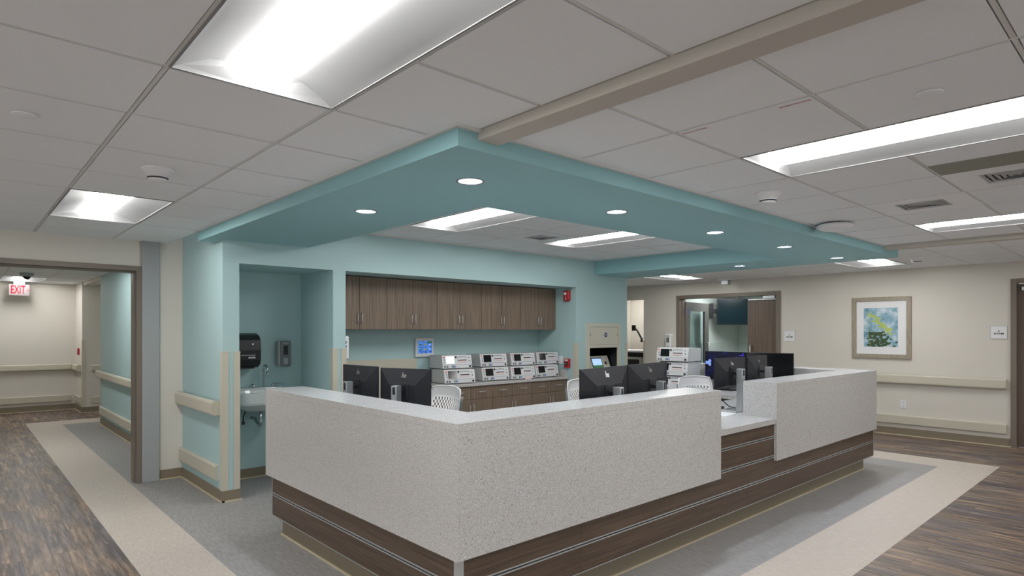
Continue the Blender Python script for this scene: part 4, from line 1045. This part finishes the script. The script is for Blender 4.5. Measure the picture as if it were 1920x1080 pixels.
for z in (.032, .085): obj('socket', B().box(-.016, .016, -.008, -.006, z-.014, z+.014, bev=.002).box(-.009, -.006, -.0085, -.0078, z-.006, z+.006).box(.006, .009, -.0085, -.0078, z-.006, z+.006), M_FET, t)
# TV in the exam room
t = thing('wall_television', 'dark wall television on a swing arm inside the exam room', 'television', (10.31, 3.855, 0), math.atan2(3.57-4.14, 10.62-10.0))
obj('panel', B().box(-.42, .52, 0, .05, 1.665, 2.215, bev=.004), M_BLACK, t); obj('screen', B().box(-.405, .505, -.002, 0, 1.685, 2.20), M_TV, t)
obj('swing_arm', B().box(-.50, -.2, .05, .10, 1.90, 2.0).box(-.56, -.50, .0, .12, 1.80, 2.12, bev=.004), M_BLACK, t)
# poster by the glass door hinge
tag(obj('notice', B().box(XF+.171, XF+.175, 3.93, 4.0, 1.86, 1.98), mat('pale_blue_paper', (120, 134, 160), .7)), 'small blue notice inside the double doorway', 'notice')
# alcove furniture
t = thing('workstation_table', 'white-topped workstation in the far alcove', 'table', (9.15, 5.35, 0))
obj('top', B().box(-.35, .45, -.35, .8, 1.08, 1.12, bev=.004), M_WHITE, t); obj('body', B().box(-.30, .4, -.30, .75, 0, .98), M_CASE, t); obj('apron', B().box(-.32, .43, -.33, .78, 1.0, 1.08), M_DARK, t)
obj('cabinet_window', B().box(-.303, -.299, -.05, .65, .45, .93), M_DARK, t)
t = thing('monitor_arm', 'black and silver articulated monitor arm in the far alcove', 'monitor arm', (8.80, 4.98, 1.12))
obj('post', B().cyl((0, .0, 0), .016, .22), M_BLACK, t); obj('lower_arm', B().tube([(0, 0, .16), (0, .16, .20), (0, .22, .215)], .018, 8), M_ALU, t)
obj('elbow', B().cyl((0, .22, .18), .024, .09), M_BLACK, t); obj('upper_arm', B().tube([(0, .22, .25), (0, .33, .42), (0, .38, .47)], .018, 8), M_BLACK, t); obj('mount_head', B().box(-.02, .02, .38, .46, .42, .54, bev=.006), M_BLACK, t)

# ------------------------------------------------------------------ corridor items
t = thing('exit_sign', 'white exit sign with red letters in the corridor', 'exit sign', (-1.005, 11.95, 0))
obj('housing', B().box(-.15, .15, -.02, .02, 2.187, 2.391, bev=.004), M_EXITW, t)
obj('canopy', B().box(-.08, .08, -.03, .03, 2.391, H), M_WHITE, t)
text('lettering', 'EXIT', .205, M_EXIT, t, (-.018, -.0215, 2.289), (PI/2, 0, 0), ext=.0006, bold=.003, sx=.50)
b = B(); b.prism([(.118, 2.262), (.138, 2.289), (.118, 2.316), (.118, 2.303), (.128, 2.289), (.118, 2.275)], 'y', -.0225, -.0205); obj('arrow', b, M_EXIT, t)
t = thing('dome_camera', 'dark dome camera on the corridor ceiling', 'camera', (-1.044, 9.806, H))
obj('housing', B().lathe([(.002, 0), (.095, 0), (.085, -.04), (.06, -.055), (.002, -.055)], n=28), M_SOAPL, t); obj('dome', B().lathe([(.05, -.05), (.048, -.075), (.03, -.098), (.002, -.105)], n=24), M_SCR, t)
t = thing('fire_pull_station', 'tiny red pull station on the far corridor pier', 'fire alarm', (-.12, 11.75, 1.08), -PI/2)
for c in ():
    pass
obj('body', B().box(-.045, .045, -.03, -.001, 0, .125, bev=.004), M_RED, t)
